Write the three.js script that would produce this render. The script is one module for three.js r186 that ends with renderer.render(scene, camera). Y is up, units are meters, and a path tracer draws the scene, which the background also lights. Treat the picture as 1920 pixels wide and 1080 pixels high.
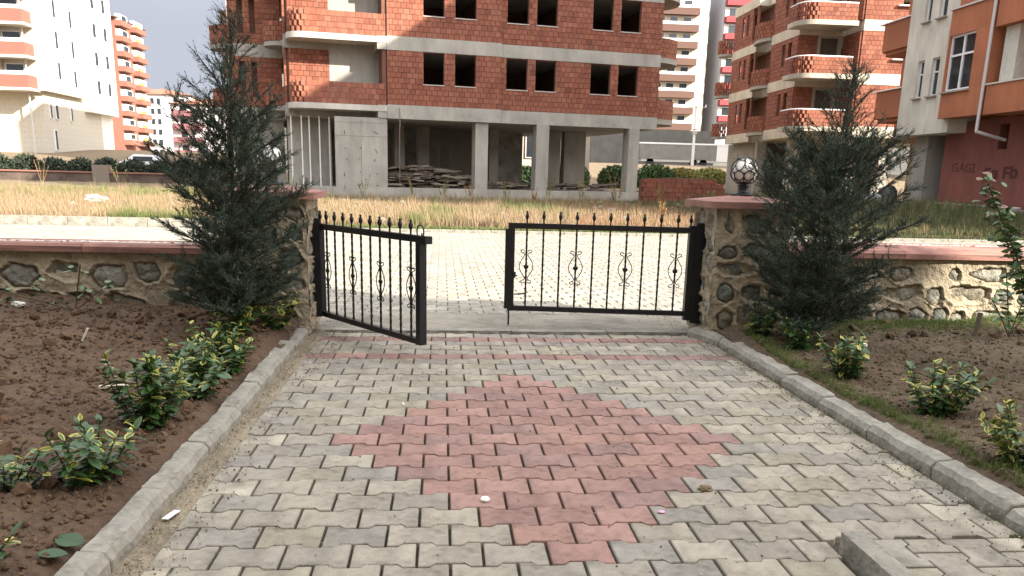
import * as THREE from 'three';
import { mergeGeometries } from 'three/addons/utils/BufferGeometryUtils.js';

// ------------------------------------------------------------------ camera, sky, sun, exposure
const scene = new THREE.Scene();
const renderer = new THREE.WebGLRenderer({ antialias: true });
renderer.setSize(1024, 576);
renderer.toneMapping = THREE.LinearToneMapping;
renderer.toneMappingExposure = 2.85;
renderer.shadowMap.enabled = true;
const YAW = 0.08743, PITCH = 0.24466, ROLL = 0.02456, CAM_H = 1.116;
const camera = new THREE.PerspectiveCamera(2 * Math.atan(720 / 1553) * 180 / Math.PI, 16 / 9, 0.05, 900);
{ // the photograph is the upper three quarters of a 4:3 frame: a shifted lens
  const cy = Math.cos(YAW), sy = Math.sin(YAW), cp = Math.cos(PITCH), sp = Math.sin(PITCH), c = Math.cos(ROLL), s = Math.sin(ROLL);
  const fw = new THREE.Vector3(sy * cp, -sp, -cy * cp), rt = new THREE.Vector3(cy, 0, sy), up = new THREE.Vector3(sy * sp, cp, -cy * sp);
  const u2 = rt.clone().multiplyScalar(-s).addScaledVector(up, c);
  camera.position.set(0, CAM_H, 0);
  camera.up.copy(u2);
  camera.lookAt(fw.clone().add(camera.position));
  camera.setViewOffset(1920, 1440, 0, 0, 1920, 1080);
  camera.updateMatrixWorld(true);
}
const SUN_EL = 27 * Math.PI / 180, SUN_X = 0.766, SUN_B = 0.643;            // the sun stands behind the camera, to the right
const toSun = new THREE.Vector3(Math.cos(SUN_EL) * SUN_X, Math.sin(SUN_EL), Math.cos(SUN_EL) * SUN_B);
const sun = new THREE.DirectionalLight(new THREE.Color(1, 0.91, 0.78), 5);
sun.position.copy(toSun.clone().multiplyScalar(120));
sun.castShadow = true; sun.shadow.mapSize.set(4096, 4096);
Object.assign(sun.shadow.camera, { left: -90, right: 90, top: 90, bottom: -90, near: 1, far: 400 });
scene.add(sun, sun.target);

function mulberry(a) { return () => { a |= 0; a = a + 0x6D2B79F5 | 0; let t = Math.imul(a ^ a >>> 15, 1 | a); t = t + Math.imul(t ^ t >>> 7, 61 | t) ^ t; return ((t ^ t >>> 14) >>> 0) / 4294967296; }; }
let R = mulberry(7);
const rr = (a, b) => a + (b - a) * R();
function hash2(i, j, s) { let n = Math.imul(i, 374761393) + Math.imul(j, 668265263) + Math.imul(s, 1274126177) | 0; n = Math.imul(n ^ n >>> 13, 1274126177); return ((n ^ n >>> 16) >>> 0) / 4294967296; }
function vnoise(x, y, per, s) {                                                 // value noise, tiling every per cells (0: never)
  const i = Math.floor(x), j = Math.floor(y), f = x - i, g = y - j, w = k => per ? ((k % per) + per) % per : k;
  const a = f * f * (3 - 2 * f), b = g * g * (3 - 2 * g);
  const h = (p, q) => hash2(w(p), w(q), s);
  return (h(i, j) * (1 - a) + h(i + 1, j) * a) * (1 - b) + (h(i, j + 1) * (1 - a) + h(i + 1, j + 1) * a) * b;
}
function fbm(x, y, per, s, oct = 4, gain = 0.5) { let v = 0, a = 1, t = 0; for (let o = 0; o < oct; o++) { v += a * vnoise(x, y, per, s + o); t += a; a *= gain; x *= 2; y *= 2; if (per) per *= 2; } return v / t; }
const sstep = (a, b, x) => { const t = Math.min(1, Math.max(0, (x - a) / (b - a))); return t * t * (3 - 2 * t); };

{ // sky: broken grey-blue cloud, brighter towards the sun
  const W = 1024, H = 512, d = new Float32Array(W * H * 4);
  for (let j = 0; j < H; j++) for (let i = 0; i < W; i++) {
    const lat = ((j + 0.5) / H - 0.5) * Math.PI, lon = ((i + 0.5) / W - 0.5) * 2 * Math.PI;
    const x = Math.cos(lat) * Math.cos(lon), y = Math.sin(lat), z = Math.cos(lat) * Math.sin(lon);
    const el = Math.max(0, y), cg = x * toSun.x + y * toSun.y + z * toSun.z;
    const k = 1 / (el + 0.16);
    const cl = sstep(0.4, 0.72, fbm(x * k * 0.9 + 7.3, z * k * 2.0 + 2.1, 0, 11, 5, 0.55));
    const gl = Math.pow(0.5 + 0.5 * cg, 6), up = Math.pow(el, 1.1), tint = [0.205 + 1.28 * up + 2.6 * gl, 0.217 + 1.2 * up + 2.35 * gl, 0.235 + 1.03 * up + 1.95 * gl];
    const hz = Math.pow(1 - el, 4);
    const blue = [0.45 + 0.22 * hz, 0.50 + 0.19 * hz, 0.64 + 0.12 * hz], grey = [0.84, 0.83, 0.82];
    const o = (j * W + i) * 4;
    for (let c = 0; c < 3; c++) d[o + c] = (blue[c] * (1 - cl * 0.75) + grey[c] * cl * 0.75) * tint[c] * (y < -0.02 ? 0.35 : 1);
    d[o + 3] = 1;
  }
  const t = new THREE.DataTexture(d, W, H, THREE.RGBAFormat, THREE.FloatType);
  t.mapping = THREE.EquirectangularReflectionMapping; t.magFilter = t.minFilter = THREE.LinearFilter; t.needsUpdate = true;
  scene.background = t; scene.environment = t;
}

// ------------------------------------------------------------------ helpers
const V = (X, Y, D) => new THREE.Vector3(X, Y, -D);                              // X to the right, Y up, D metres ahead of the camera
const C = (r, g, b) => new THREE.Color().setRGB(r, g, b);
function tex(n, fn, rep = 1) {                                                   // fn(u, v) -> linear 0..1 grey or [r, g, b]
  const d = new Uint8Array(n * n * 4), e = v => Math.round(255 * Math.min(1, Math.max(0, v <= 0.0031308 ? 12.92 * v : 1.055 * Math.pow(v, 1 / 2.4) - 0.055)));
  for (let j = 0; j < n; j++) for (let i = 0; i < n; i++) { const v = fn(i / n, j / n), o = (j * n + i) * 4; for (let c = 0; c < 3; c++) d[o + c] = e(Array.isArray(v) ? v[c] : v); d[o + 3] = 255; }
  const t = new THREE.DataTexture(d, n, n); t.wrapS = t.wrapT = THREE.RepeatWrapping; t.magFilter = THREE.LinearFilter; t.minFilter = THREE.LinearMipmapLinearFilter; t.generateMipmaps = true;
  t.colorSpace = THREE.SRGBColorSpace; t.repeat.set(rep, rep); t.needsUpdate = true; return t;
}
function btex(n, fn, rep = 1) {
  const d = new Uint8Array(n * n * 4);
  for (let j = 0; j < n; j++) for (let i = 0; i < n; i++) { const v = Math.round(255 * Math.min(1, Math.max(0, fn(i / n, j / n)))), o = (j * n + i) * 4; d[o] = d[o + 1] = d[o + 2] = v; d[o + 3] = 255; }
  const t = new THREE.DataTexture(d, n, n); t.wrapS = t.wrapT = THREE.RepeatWrapping; t.magFilter = THREE.LinearFilter; t.minFilter = THREE.LinearMipmapLinearFilter; t.generateMipmaps = true; t.repeat.set(rep, rep); t.needsUpdate = true; return t;
}
const T = {
  stain: tex(512, (u, v) => { const a = fbm(u * 4, v * 4, 4, 21, 6, 0.6), b = fbm(u * 32, v * 32, 32, 5, 3), c = vnoise(u * 170, v * 170, 170, 9), e = sstep(0.56, 0.72, fbm(u * 7, v * 7, 7, 77, 5, 0.6)); return (0.36 + 0.76 * a + 0.24 * (b - 0.5)) * (1 - 0.24 * e) - (c > 0.94 ? 0.22 : 0); }, 0.5),
  fine: tex(256, (u, v) => 0.62 + 0.3 * fbm(u * 8, v * 8, 8, 3, 5, 0.7) + 0.22 * (vnoise(u * 90, v * 90, 90, 4) - 0.5), 1),
  streak: tex(512, (u, v) => { const a = fbm(u * 24, v * 3, 0, 31, 4), b = fbm(u * 5, v * 5, 5, 8, 5); return 0.5 + 0.28 * a + 0.38 * b; }, 0.25),
  soil: tex(512, (u, v) => { const a = fbm(u * 6, v * 6, 6, 41, 6, 0.65), b = vnoise(u * 80, v * 80, 80, 2); const k = 0.35 + 0.95 * a + 0.3 * (b - 0.5); return [k, k * (0.97 + 0.06 * b), k]; }, 0.7),
  rock: tex(512, (u, v) => { const a = fbm(u * 5, v * 5, 5, 51, 6, 0.62), b = fbm(u * 20, v * 20, 20, 14, 4, 0.6); const k = 0.25 + 0.8 * a + 0.5 * (b - 0.5); return [k, k * 1.0, k * (0.9 + 0.1 * b)]; }, 2.5),
};
const B = {
  fine: btex(256, (u, v) => fbm(u * 40, v * 40, 40, 6, 4, 0.7), 2), coarse: btex(512, (u, v) => fbm(u * 14, v * 14, 14, 16, 6, 0.65), 1), rock: btex(512, (u, v) => fbm(u * 9, v * 9, 9, 17, 6, 0.62), 2.5),
};
function M(r, g, b, rough = 0.9, o = {}) { return new THREE.MeshStandardMaterial({ color: C(r, g, b), roughness: rough, ...o }); }
const WHITE = { vertexColors: true };
const mt = {
  concrete: M(0.42, 0.40, 0.36, 0.92, { map: T.stain, bumpMap: B.fine, bumpScale: 0.004 }),
  rawConcrete: M(0.385, 0.365, 0.32, 0.95, { map: T.streak, bumpMap: B.coarse, bumpScale: 0.006 }),
  kerb: M(0.36, 0.34, 0.285, 0.97, { map: (() => { const t = T.stain.clone(); t.repeat.set(2.2, 2.2); t.needsUpdate = true; return t; })(), bumpMap: B.coarse, bumpScale: 0.014 }),
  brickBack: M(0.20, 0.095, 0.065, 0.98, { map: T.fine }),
  bricks: M(1, 1, 1, 0.93, { ...WHITE, map: T.fine }),
  cream: M(0.70, 0.66, 0.56, 0.9, { map: T.streak }),
  whitePlaster: M(0.80, 0.77, 0.68, 0.9, { map: T.fine }),
  creamBlock: M(0.72, 0.66, 0.54, 0.9, { map: T.fine }),
  orangePaint: M(0.46, 0.16, 0.075, 0.85, { map: T.streak }),
  redPaint: M(0.23, 0.075, 0.055, 0.85, { map: T.streak }),
  terracotta: M(0.38, 0.185, 0.145, 0.8, { map: T.stain, bumpMap: B.fine, bumpScale: 0.002 }),
  iron: M(0.012, 0.012, 0.013, 0.42, { metalness: 0.3 }),
  whiteFrame: M(0.80, 0.80, 0.80, 0.4), dark: M(0.03, 0.028, 0.026, 0.9),
  glass: M(0.05, 0.06, 0.07, 0.06, { metalness: 0.4 }),
  mortar: M(0.46, 0.39, 0.275, 0.97, { map: (() => { const t = T.stain.clone(); t.repeat.set(1.5, 1.5); t.needsUpdate = true; return t; })(), bumpMap: B.coarse, bumpScale: 0.03 }),
  wood: M(0.20, 0.16, 0.12, 0.9, { map: T.streak }),
  sand: M(0.27, 0.225, 0.155, 1, { map: T.soil, bumpMap: B.coarse, bumpScale: 0.03 }),
  pipe: M(0.55, 0.52, 0.50, 0.5),
  steel: M(0.35, 0.34, 0.33, 0.6),
  metalBand: M(0.72, 0.72, 0.72, 0.45),
};
const used = {};
function numbered(n) { used[n] = (used[n] ?? -1) + 1; return used[n] ? `${n}_${String(used[n]).padStart(3, '0')}` : n; }
function tag(o, label, category, group, kind) { o.userData.label = label; if (category) o.userData.category = category; if (group) o.userData.group = group; if (kind) o.userData.kind = kind; return o; }
function thing(name, label, category, pos, ry = 0, group) { const g = new THREE.Group(); g.name = numbered(name); if (pos) g.position.copy(pos); g.rotation.y = ry; tag(g, label, category, group); scene.add(g); return g; }
function setting(name, label) { const g = new THREE.Group(); g.name = numbered(name); g.userData.kind = 'structure'; if (label) g.userData.label = label; scene.add(g); return g; }
function mesh(parent, name, geo, m, pos, rot) { const o = new THREE.Mesh(geo, m); o.name = parent === scene ? numbered(name) : name; o.castShadow = o.receiveShadow = true; if (pos) o.position.copy(pos); if (rot) o.rotation.set(...rot); parent.add(o); return o; }
function box(w, h, d, x = 0, y = 0, z = 0, ry = 0, rz = 0) {                      // uv in metres, centred at x, y, z
  const g = new THREE.BoxGeometry(w, h, d), uv = g.attributes.uv, dims = [[d, h], [d, h], [w, d], [w, d], [w, h], [w, h]];
  for (let f = 0; f < 6; f++) for (let k = 0; k < 4; k++) { const i = f * 4 + k; uv.setXY(i, uv.getX(i) * dims[f][0] + x + z, uv.getY(i) * dims[f][1] + y); }
  if (rz) g.rotateZ(rz); if (ry) g.rotateY(ry); g.translate(x, y, z); return g.toNonIndexed();
}
const b0 = (x0, x1, y0, y1, z0, z1) => box(x1 - x0, y1 - y0, z1 - z0, (x0 + x1) / 2, (y0 + y1) / 2, (z0 + z1) / 2);
function prep(g, col) { g = g.index ? g.toNonIndexed() : g; for (const k of Object.keys(g.attributes)) if (!['position', 'normal', 'uv', 'color'].includes(k)) g.deleteAttribute(k); if (!g.attributes.normal) g.computeVertexNormals(); const n = g.attributes.position.count; if (!g.attributes.uv) g.setAttribute('uv', new THREE.Float32BufferAttribute(new Float32Array(n * 2), 2)); if (col) { const a = new Float32Array(n * 3); for (let i = 0; i < n; i++) a.set(col, i * 3); g.setAttribute('color', new THREE.Float32BufferAttribute(a, 3)); } return g; }
const merge = list => mergeGeometries(list.map(g => prep(g)));
function cyl(r0, r1, h, seg = 10) { return new THREE.CylinderGeometry(r0, r1, h, seg).toNonIndexed(); }
function rod(a, b, r, seg = 8, r2 = r) { const d = b.clone().sub(a), g = new THREE.CylinderGeometry(r2, r, d.length(), seg); g.applyQuaternion(new THREE.Quaternion().setFromUnitVectors(new THREE.Vector3(0, 1, 0), d.clone().normalize())); g.translate((a.x + b.x) / 2, (a.y + b.y) / 2, (a.z + b.z) / 2); return g.toNonIndexed(); }
function tube(pts, r, seg = 20, rad = 6, closed = false) { return new THREE.TubeGeometry(new THREE.CatmullRomCurve3(pts, closed), seg, r, rad, closed).toNonIndexed(); }
const v3 = (x, y, z) => new THREE.Vector3(x, y, z);
class Tri { constructor() { this.p = []; this.n = []; this.u = []; this.c = []; } tri(a, b, c, col, ua, ub, uc) { const e = b.clone().sub(a), f = c.clone().sub(a), n = e.cross(f).normalize(); for (const q of [a, b, c]) { this.p.push(q.x, q.y, q.z); this.n.push(n.x, n.y, n.z); this.c.push(...col); } for (const q of [ua ?? [a.x, a.z], ub ?? [b.x, b.z], uc ?? [c.x, c.z]]) this.u.push(q[0], q[1]); } quad(a, b, c, d, col) { this.tri(a, b, c, col); this.tri(a, c, d, col); } geo() { const g = new THREE.BufferGeometry(); g.setAttribute('position', new THREE.Float32BufferAttribute(this.p, 3)); g.setAttribute('normal', new THREE.Float32BufferAttribute(this.n, 3)); g.setAttribute('uv', new THREE.Float32BufferAttribute(this.u, 2)); g.setAttribute('color', new THREE.Float32BufferAttribute(this.c, 3)); return g; } }

// ------------------------------------------------------------------ the ground
const gY = (X, D) => D < 17.05 ? -0.14 : 0.03 + 3.1 * sstep(46, 108, D) + 0.38 * sstep(9, 14, X) * sstep(19, 25, D) * (1 - sstep(40, 46, D)) + (D > 18 ? 0.07 * (fbm(X * 0.5, D * 0.5, 0, 3, 3) - 0.5) : 0);
{
  const xs = [], ds = [];
  for (let x = -400; x <= 400;) { xs.push(x); x += Math.abs(x) < 30 ? 0.8 : Math.abs(x) < 90 ? 5 : 40; }
  for (let d = -60; d <= 640;) { ds.push(d); d += d < 16 ? 8 : d < 17.3 ? 0.2 : d < 45 ? 0.8 : d < 130 ? 4 : 40; }
  const p = [], uv = [], idx = [];
  for (const d of ds) for (const x of xs) { p.push(x, gY(x, d), -d); uv.push(x, d); }
  for (let j = 0; j < ds.length - 1; j++) for (let i = 0; i < xs.length - 1; i++) { const a = j * xs.length + i, b = a + xs.length; idx.push(a, a + 1, b, a + 1, b + 1, b); }
  const g = new THREE.BufferGeometry(); g.setAttribute('position', new THREE.Float32BufferAttribute(p, 3)); g.setAttribute('uv', new THREE.Float32BufferAttribute(uv, 2)); g.setIndex(idx); g.computeVertexNormals();
  tag(mesh(scene, 'ground', g, M(0.22, 0.16, 0.095, 1, { map: T.soil, bumpMap: B.coarse, bumpScale: 0.05 })), 'rough open ground of dry earth beyond the street', null, null, 'structure');
}
// one paver: an H-shaped interlocking block, 0.2 m long, rows 0.1425 m apart
const PL = 0.2, PP = 0.1425;
function paverOutline(x0 = -0.1, x1 = 0.1, joint = 0.0038) {
  const he = 0.0815 - joint, hw = 0.061 - joint, q = [[-0.1, he], [-0.058, he], [-0.042, hw], [0.042, hw], [0.058, he], [0.1, he]];
  let o = [...q, ...q.map(([x, y]) => [-x, -y])];
  const clip = (poly, s, lim) => { const out = []; for (let i = 0; i < poly.length; i++) { const a = poly[i], b = poly[(i + 1) % poly.length], ia = s * a[0] <= s * lim, ib = s * b[0] <= s * lim; if (ia) out.push(a); if (ia !== ib) { const t = (lim - a[0]) / (b[0] - a[0]); out.push([lim, a[1] + t * (b[1] - a[1])]); } } return out; };
  o = clip(o, 1, x1 - joint * 1.25); o = clip(o, -1, x0 + joint * 1.25); return o;
}
function paverGeo(outline, depth = 0.03, ch = 0.003, uo = 0, vo = 0, col) {       // top at y = 0; outline runs clockwise seen from above in x, z
  const t = new Tri(), n = outline.length, cx = outline.reduce((s, q) => s + q[0], 0) / n, cy = outline.reduce((s, q) => s + q[1], 0) / n;
  const ins = ([x, y]) => { const dx = cx - x, dy = cy - y; return [x + Math.sign(dx) * Math.min(Math.abs(dx), ch), y + Math.sign(dy) * Math.min(Math.abs(dy), ch)]; };
  const top = outline.map(ins).map(([x, y]) => v3(x, 0, -y)), mid = outline.map(([x, y]) => v3(x, -ch, -y)), bot = outline.map(([x, y]) => v3(x, -depth, -y)), c = col ?? [1, 1, 1];
  const U = q => [q.x + uo, -q.z + vo];
  const tri = (a, b, d) => t.tri(a, b, d, c, U(a), U(b), U(d));
  const tc = v3(cx, 0, -cy);
  for (let i = 0; i < n; i++) { const j = (i + 1) % n; tri(tc, top[j], top[i]); tri(mid[i], top[i], top[j]); tri(mid[i], top[j], mid[j]); if (depth > ch) { tri(bot[i], mid[i], mid[j]); tri(bot[i], mid[j], bot[j]); } }
  return t.geo();
}
const GREYS = [[0.39, 0.352, 0.28], [0.415, 0.376, 0.298], [0.375, 0.34, 0.278], [0.44, 0.40, 0.318], [0.395, 0.358, 0.268], [0.345, 0.318, 0.27]];
const REDS = [[0.38, 0.225, 0.188], [0.355, 0.215, 0.182], [0.41, 0.25, 0.208], [0.335, 0.212, 0.186], [0.39, 0.232, 0.185]];
const paverMat = o => new THREE.MeshStandardMaterial({ roughness: 0.92, map: T.stainP, bumpMap: B.fineP, bumpScale: 0.0025, ...o });
T.stainP = T.stain.clone(); T.stainP.repeat.set(1.6, 1.6); T.stainP.needsUpdate = true; B.fineP = B.fine.clone(); B.fineP.repeat.set(6, 6); B.fineP.needsUpdate = true;
const greyMats = GREYS.map(c => paverMat({ color: C(...c) })), redMats = REDS.map(c => paverMat({ color: C(...c) })), paverVC = paverMat({ vertexColors: true });
{
  const drive = setting('driveway', 'driveway of pale interlocking pavers with a red diamond in the middle');
  mesh(drive, 'joint_bedding', b0(-0.95, 2.0, -0.12, -0.021, -6.02, 1), M(0.07, 0.058, 0.038, 1, { map: T.soil }));
  const fulls = [0, 1, 2, 3, 4, 5].map(k => paverGeo(paverOutline(), 0.03, 0.003, k * 0.37, k * 0.61));
  const cells = [];
  for (let k = -5; k <= 34; k++) {
    const D = 5.174 - PP * k, x0 = 0.128 + ((k & 1) ? -0.1 : 0);
    for (let j = -6; j <= 10; j++) {
      const a = Math.max(x0 + PL * j, -0.85), b = Math.min(x0 + PL * (j + 1), D < 2.36 && x0 + PL * j < 1.19 ? 1.245 : 1.925);
      if (b - a < 0.05) continue;
      if (D < 2.36 && a > 1.19) continue;
      const m = (x0 + PL * (j + 0.5) - 0.428) / PL, n = k < 4 || k > 20 ? 0 : 9 - Math.abs(k - 12);
      const red = k === 0 || k === -4 || Math.abs(m) < n / 2 - 0.01;
      cells.push({ D, x: x0 + PL * (j + 0.5), a: a - (x0 + PL * (j + 0.5)), b: b - (x0 + PL * (j + 0.5)), red, key: D + Math.abs((a + b) / 2 - 0.3) * 0.25 });
    }
  }
  cells.sort((p, q) => p.key - q.key);
  let inFrame = 0; const rest = [];
  for (const c of cells) {
    const half = c.b - c.a < PL - 0.001, y = rr(-0.002, 0.0025), rot = [rr(-0.008, 0.008), rr(-0.006, 0.006), rr(-0.008, 0.008)];
    if (c.D > 2.15 && inFrame < 300) {
      inFrame++;
      mesh(drive, 'paver', half ? paverGeo(paverOutline(c.a, c.b), 0.03, 0.003, R() * 3, R() * 3) : fulls[Math.floor(R() * 6)], (c.red ? redMats : greyMats)[Math.floor(R() * (c.red ? 5 : 6))], v3(c.x, y, -c.D), rot);
    } else {
      const col = (c.red ? REDS : GREYS)[Math.floor(R() * (c.red ? 5 : 6))], g = paverGeo(paverOutline(c.a, c.b), 0.03, 0.003, R() * 3, R() * 3, col);
      g.rotateX(rot[0]); g.rotateZ(rot[2]); g.translate(c.x, y, -c.D); rest.push(g);
    }
  }
  for (let i = 0; i < 7; i++) for (let j = 0; j < 12; j++) {                      // the path to the right is laid the other way round
    const g = paverGeo(paverOutline(), 0.03, 0.003, R() * 3, R() * 3, GREYS[Math.floor(R() * 6)]);
    g.rotateY(Math.PI / 2); g.translate(1.42 + i * PP, rr(-0.002, 0.002), -2.29 + j * PL + ((i & 1) ? 0.1 : 0)); rest.push(g);
  }
  for (const i of [1, 3]) { const g = paverGeo(paverOutline(-0.1, 0), 0.03, 0.003, R() * 3, R() * 3, GREYS[i]); g.rotateY(Math.PI / 2); g.translate(1.42 + i * PP, 0, -2.39); rest.push(g); }
  const o = mesh(drive, 'paver_rows', merge(rest), paverVC); o.userData.kind = 'stuff';
  const gut = mesh(drive, 'sand_gutter', (() => { const g = new THREE.PlaneGeometry(0.14, 5.4, 8, 200); g.rotateX(-Math.PI / 2); g.translate(-0.89, 0, -3.4); const p = g.attributes.position; for (let i = 0; i < p.count; i++) g.attributes.uv.setXY(i, p.getX(i) * 2, p.getZ(i) * 2); for (let i = 0; i < p.count; i++) p.setY(i, -0.004 + 0.014 * fbm(p.getX(i) * 20, p.getZ(i) * 12, 0, 5, 3) - (p.getX(i) > -0.85 ? 0.016 : 0)); g.computeVertexNormals(); return g; })(), mt.sand);
  mesh(drive, 'path_edging', box(0.07, 0.12, 1.4, 1.292, 0.0, -1.62, 0.004), mt.kerb);
}
{ // street
  const street = setting('street', 'sunlit street of pale interlocking pavers');
  mesh(street, 'bedding', b0(-40, 40, -0.1, -0.0125, -17.02, -6.9), M(0.16, 0.14, 0.105, 1, { map: T.soil }));
  const list = [];
  const o0 = paverOutline(-0.1, 0.1, 0.003);
  for (let k = 0; k < 71; k++) { const D = 6.98 + PP * k, lim = D * 0.72 + 2; for (let j = -80; j <= 80; j++) { const x = 0.05 + PL * j + ((k & 1) ? 0.1 : 0); if (x < -lim || x > lim) continue; const col = [0.40, 0.37, 0.305].map(c => c * (0.9 + 0.2 * hash2(j, k, 3))); const g = paverGeo(o0, 0.006, 0.006, hash2(j, k, 1) * 3, hash2(j, k, 2) * 3, col); g.translate(x, -0.002 + 0.003 * hash2(j, k, 5), -D); list.push(g); } }
  mesh(street, 'paver_rows', merge(list), paverVC).userData.kind = 'stuff';
  mesh(street, 'concrete_ramp', (() => { const g = new THREE.PlaneGeometry(8, 0.82, 160, 24); g.rotateX(-Math.PI / 2); g.translate(0.5, 0, -6.56); const p = g.attributes.position; for (let i = 0; i < p.count; i++) g.attributes.uv.setXY(i, p.getX(i), p.getZ(i)); for (let i = 0; i < p.count; i++) p.setY(i, -0.006 + 0.018 * (fbm(p.getX(i) * 3, p.getZ(i) * 6, 0, 8, 5) - 0.4)); g.computeVertexNormals(); return g; })(), M(0.34, 0.31, 0.25, 0.96, { map: T.stain, bumpMap: B.coarse, bumpScale: 0.025 }));
  mesh(street, 'ramp_base', b0(-4, 5, -0.1, -0.03, -6.96, -6.0), mt.concrete);
  for (let i = 0; i < 4; i++) mesh(street, 'threshold_strip', b0(-0.92 + i * 0.72, -0.92 + i * 0.72 + 0.712, -0.1, 0.006 + 0.003 * i % 0.006, -6.13, -6.035), mt.kerb);
  const fk = setting('street_kerb', 'pale concrete kerb along the far side of the street');
  for (let i = 0; i < 64; i++) { const x = -32 + i * 0.75, hgt = 0.05 + 0.12 * sstep(-2.5, -6, x); mesh(fk, 'kerb_stone', b0(x, x + 0.738, -0.1, hgt, -17.22, -17.04), mt.kerb); }
  mesh(fk, 'footpath', b0(-32, -2.6, -0.1, 0.10, -18.0, -17.225), mt.concrete);
}
{ // kerbs of the drive
  const prof = s => { const sh = new THREE.Shape(); sh.moveTo(0, -0.08); sh.lineTo(0, 0.036); sh.lineTo(0.016, 0.058); sh.lineTo(0.078, 0.064); sh.lineTo(0.078, -0.08); sh.closePath(); return sh; };
  const stone = len => { const g = new THREE.ExtrudeGeometry(prof(), { depth: len, bevelEnabled: true, bevelSize: 0.004, bevelThickness: 0.004, bevelSegments: 1, steps: 10 }); g.translate(0, 0, -len); const p = g.attributes.position; for (let i = 0; i < p.count; i++) { const x = p.getX(i), y = p.getY(i), z = p.getZ(i), q = 0.007 * (vnoise(x * 40 + len * 900, z * 34 + y * 37, 0, 4) - 0.5) + 0.007 * (vnoise(z * 9 + len * 700, y * 20, 0, 6) - 0.5); if (y > 0) p.setXYZ(i, x + q, y + q, z); } g.computeVertexNormals(); return g; };
  const kl = setting('kerb', 'weathered concrete kerb along the left flower bed'), kr = setting('kerb', 'weathered concrete kerb along the right flower bed');
  for (let D = 1.2, i = 0; D < 5.85; i++) { const L = rr(0.46, 0.54); const m = mesh(kl, 'kerb_stone', stone(L - 0.014), mt.kerb, v3(-0.93, rr(-0.006, 0.006), -D), [0, rr(-0.012, 0.012), 0]); m.scale.x = -1; D += L; }
  for (let D = 1.1, i = 0; D < 5.5; i++) { const L = rr(0.44, 0.52); mesh(kr, 'kerb_stone', stone(L - 0.014), mt.kerb, v3(1.94, rr(-0.008, 0.006), -D), [0, rr(-0.014, 0.014), 0]); D += L; }
  mesh(kr, 'kerb_stone', stone(0.4), mt.kerb, v3(1.935, 0, -5.56), [0, 0.28, 0]);
}
// ------------------------------------------------------------------ flower beds
const soilL = (X, D) => 0.07 - 0.04 * sstep(-1.1, -1.0, X) + 0.11 * sstep(-1.1, -3.2, X) + 0.09 * sstep(4.2, 5.9, D) + 0.07 * (fbm(X * 2.2, D * 2.2, 0, 61, 4) - 0.5) + 0.05 * (fbm(X * 9, D * 9, 0, 62, 4, 0.65) - 0.5);
const soilR = (X, D) => 0.07 - 0.04 * sstep(2.11, 2.01, X) + 0.05 * sstep(2.2, 4.5, X) + 0.04 * sstep(4.5, 5.9, D) + 0.05 * (fbm(X * 2.2, D * 2.2, 0, 71, 4) - 0.5) + 0.035 * (fbm(X * 9, D * 9, 0, 72, 4, 0.65) - 0.5);
function bed(name, label, x0, x1, d0, d1, f, m) {
  const nx = Math.round((x1 - x0) / 0.028), nd = Math.round((d1 - d0) / 0.028), p = [], uv = [], idx = [];
  for (let j = 0; j <= nd; j++) for (let i = 0; i <= nx; i++) { const X = x0 + (x1 - x0) * i / nx, D = d0 + (d1 - d0) * j / nd; const e = Math.min(i, nx - i, 3) / 3; p.push(X, f(X, D) + 0.03 * (fbm(X * 26, D * 26, 0, 5, 3, 0.7) - 0.5), -D); uv.push(X, D); }
  for (let j = 0; j < nd; j++) for (let i = 0; i < nx; i++) { const a = j * (nx + 1) + i, b = a + nx + 1; idx.push(a, a + 1, b, a + 1, b + 1, b); }
  const g = new THREE.BufferGeometry(); g.setAttribute('position', new THREE.Float32BufferAttribute(p, 3)); g.setAttribute('uv', new THREE.Float32BufferAttribute(uv, 2)); g.setIndex(idx); g.computeVertexNormals();
  return tag(mesh(scene, name, g, m), label, null, null, 'structure');
}
const soilMatL = M(0.108, 0.066, 0.038, 1, { map: T.soil, bumpMap: B.coarse, bumpScale: 0.045 }), soilMatR = M(0.112, 0.078, 0.047, 1, { map: T.soil, bumpMap: B.coarse, bumpScale: 0.045 });
bed('soil_bed', 'bare red-brown soil of the left flower bed', -8.5, -0.97, 0.8, 6.1, soilL, soilMatL);
bed('soil_bed', 'dark soil of the right flower bed', 1.975, 8.5, 0.8, 6.1, soilR, soilMatR);
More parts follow.
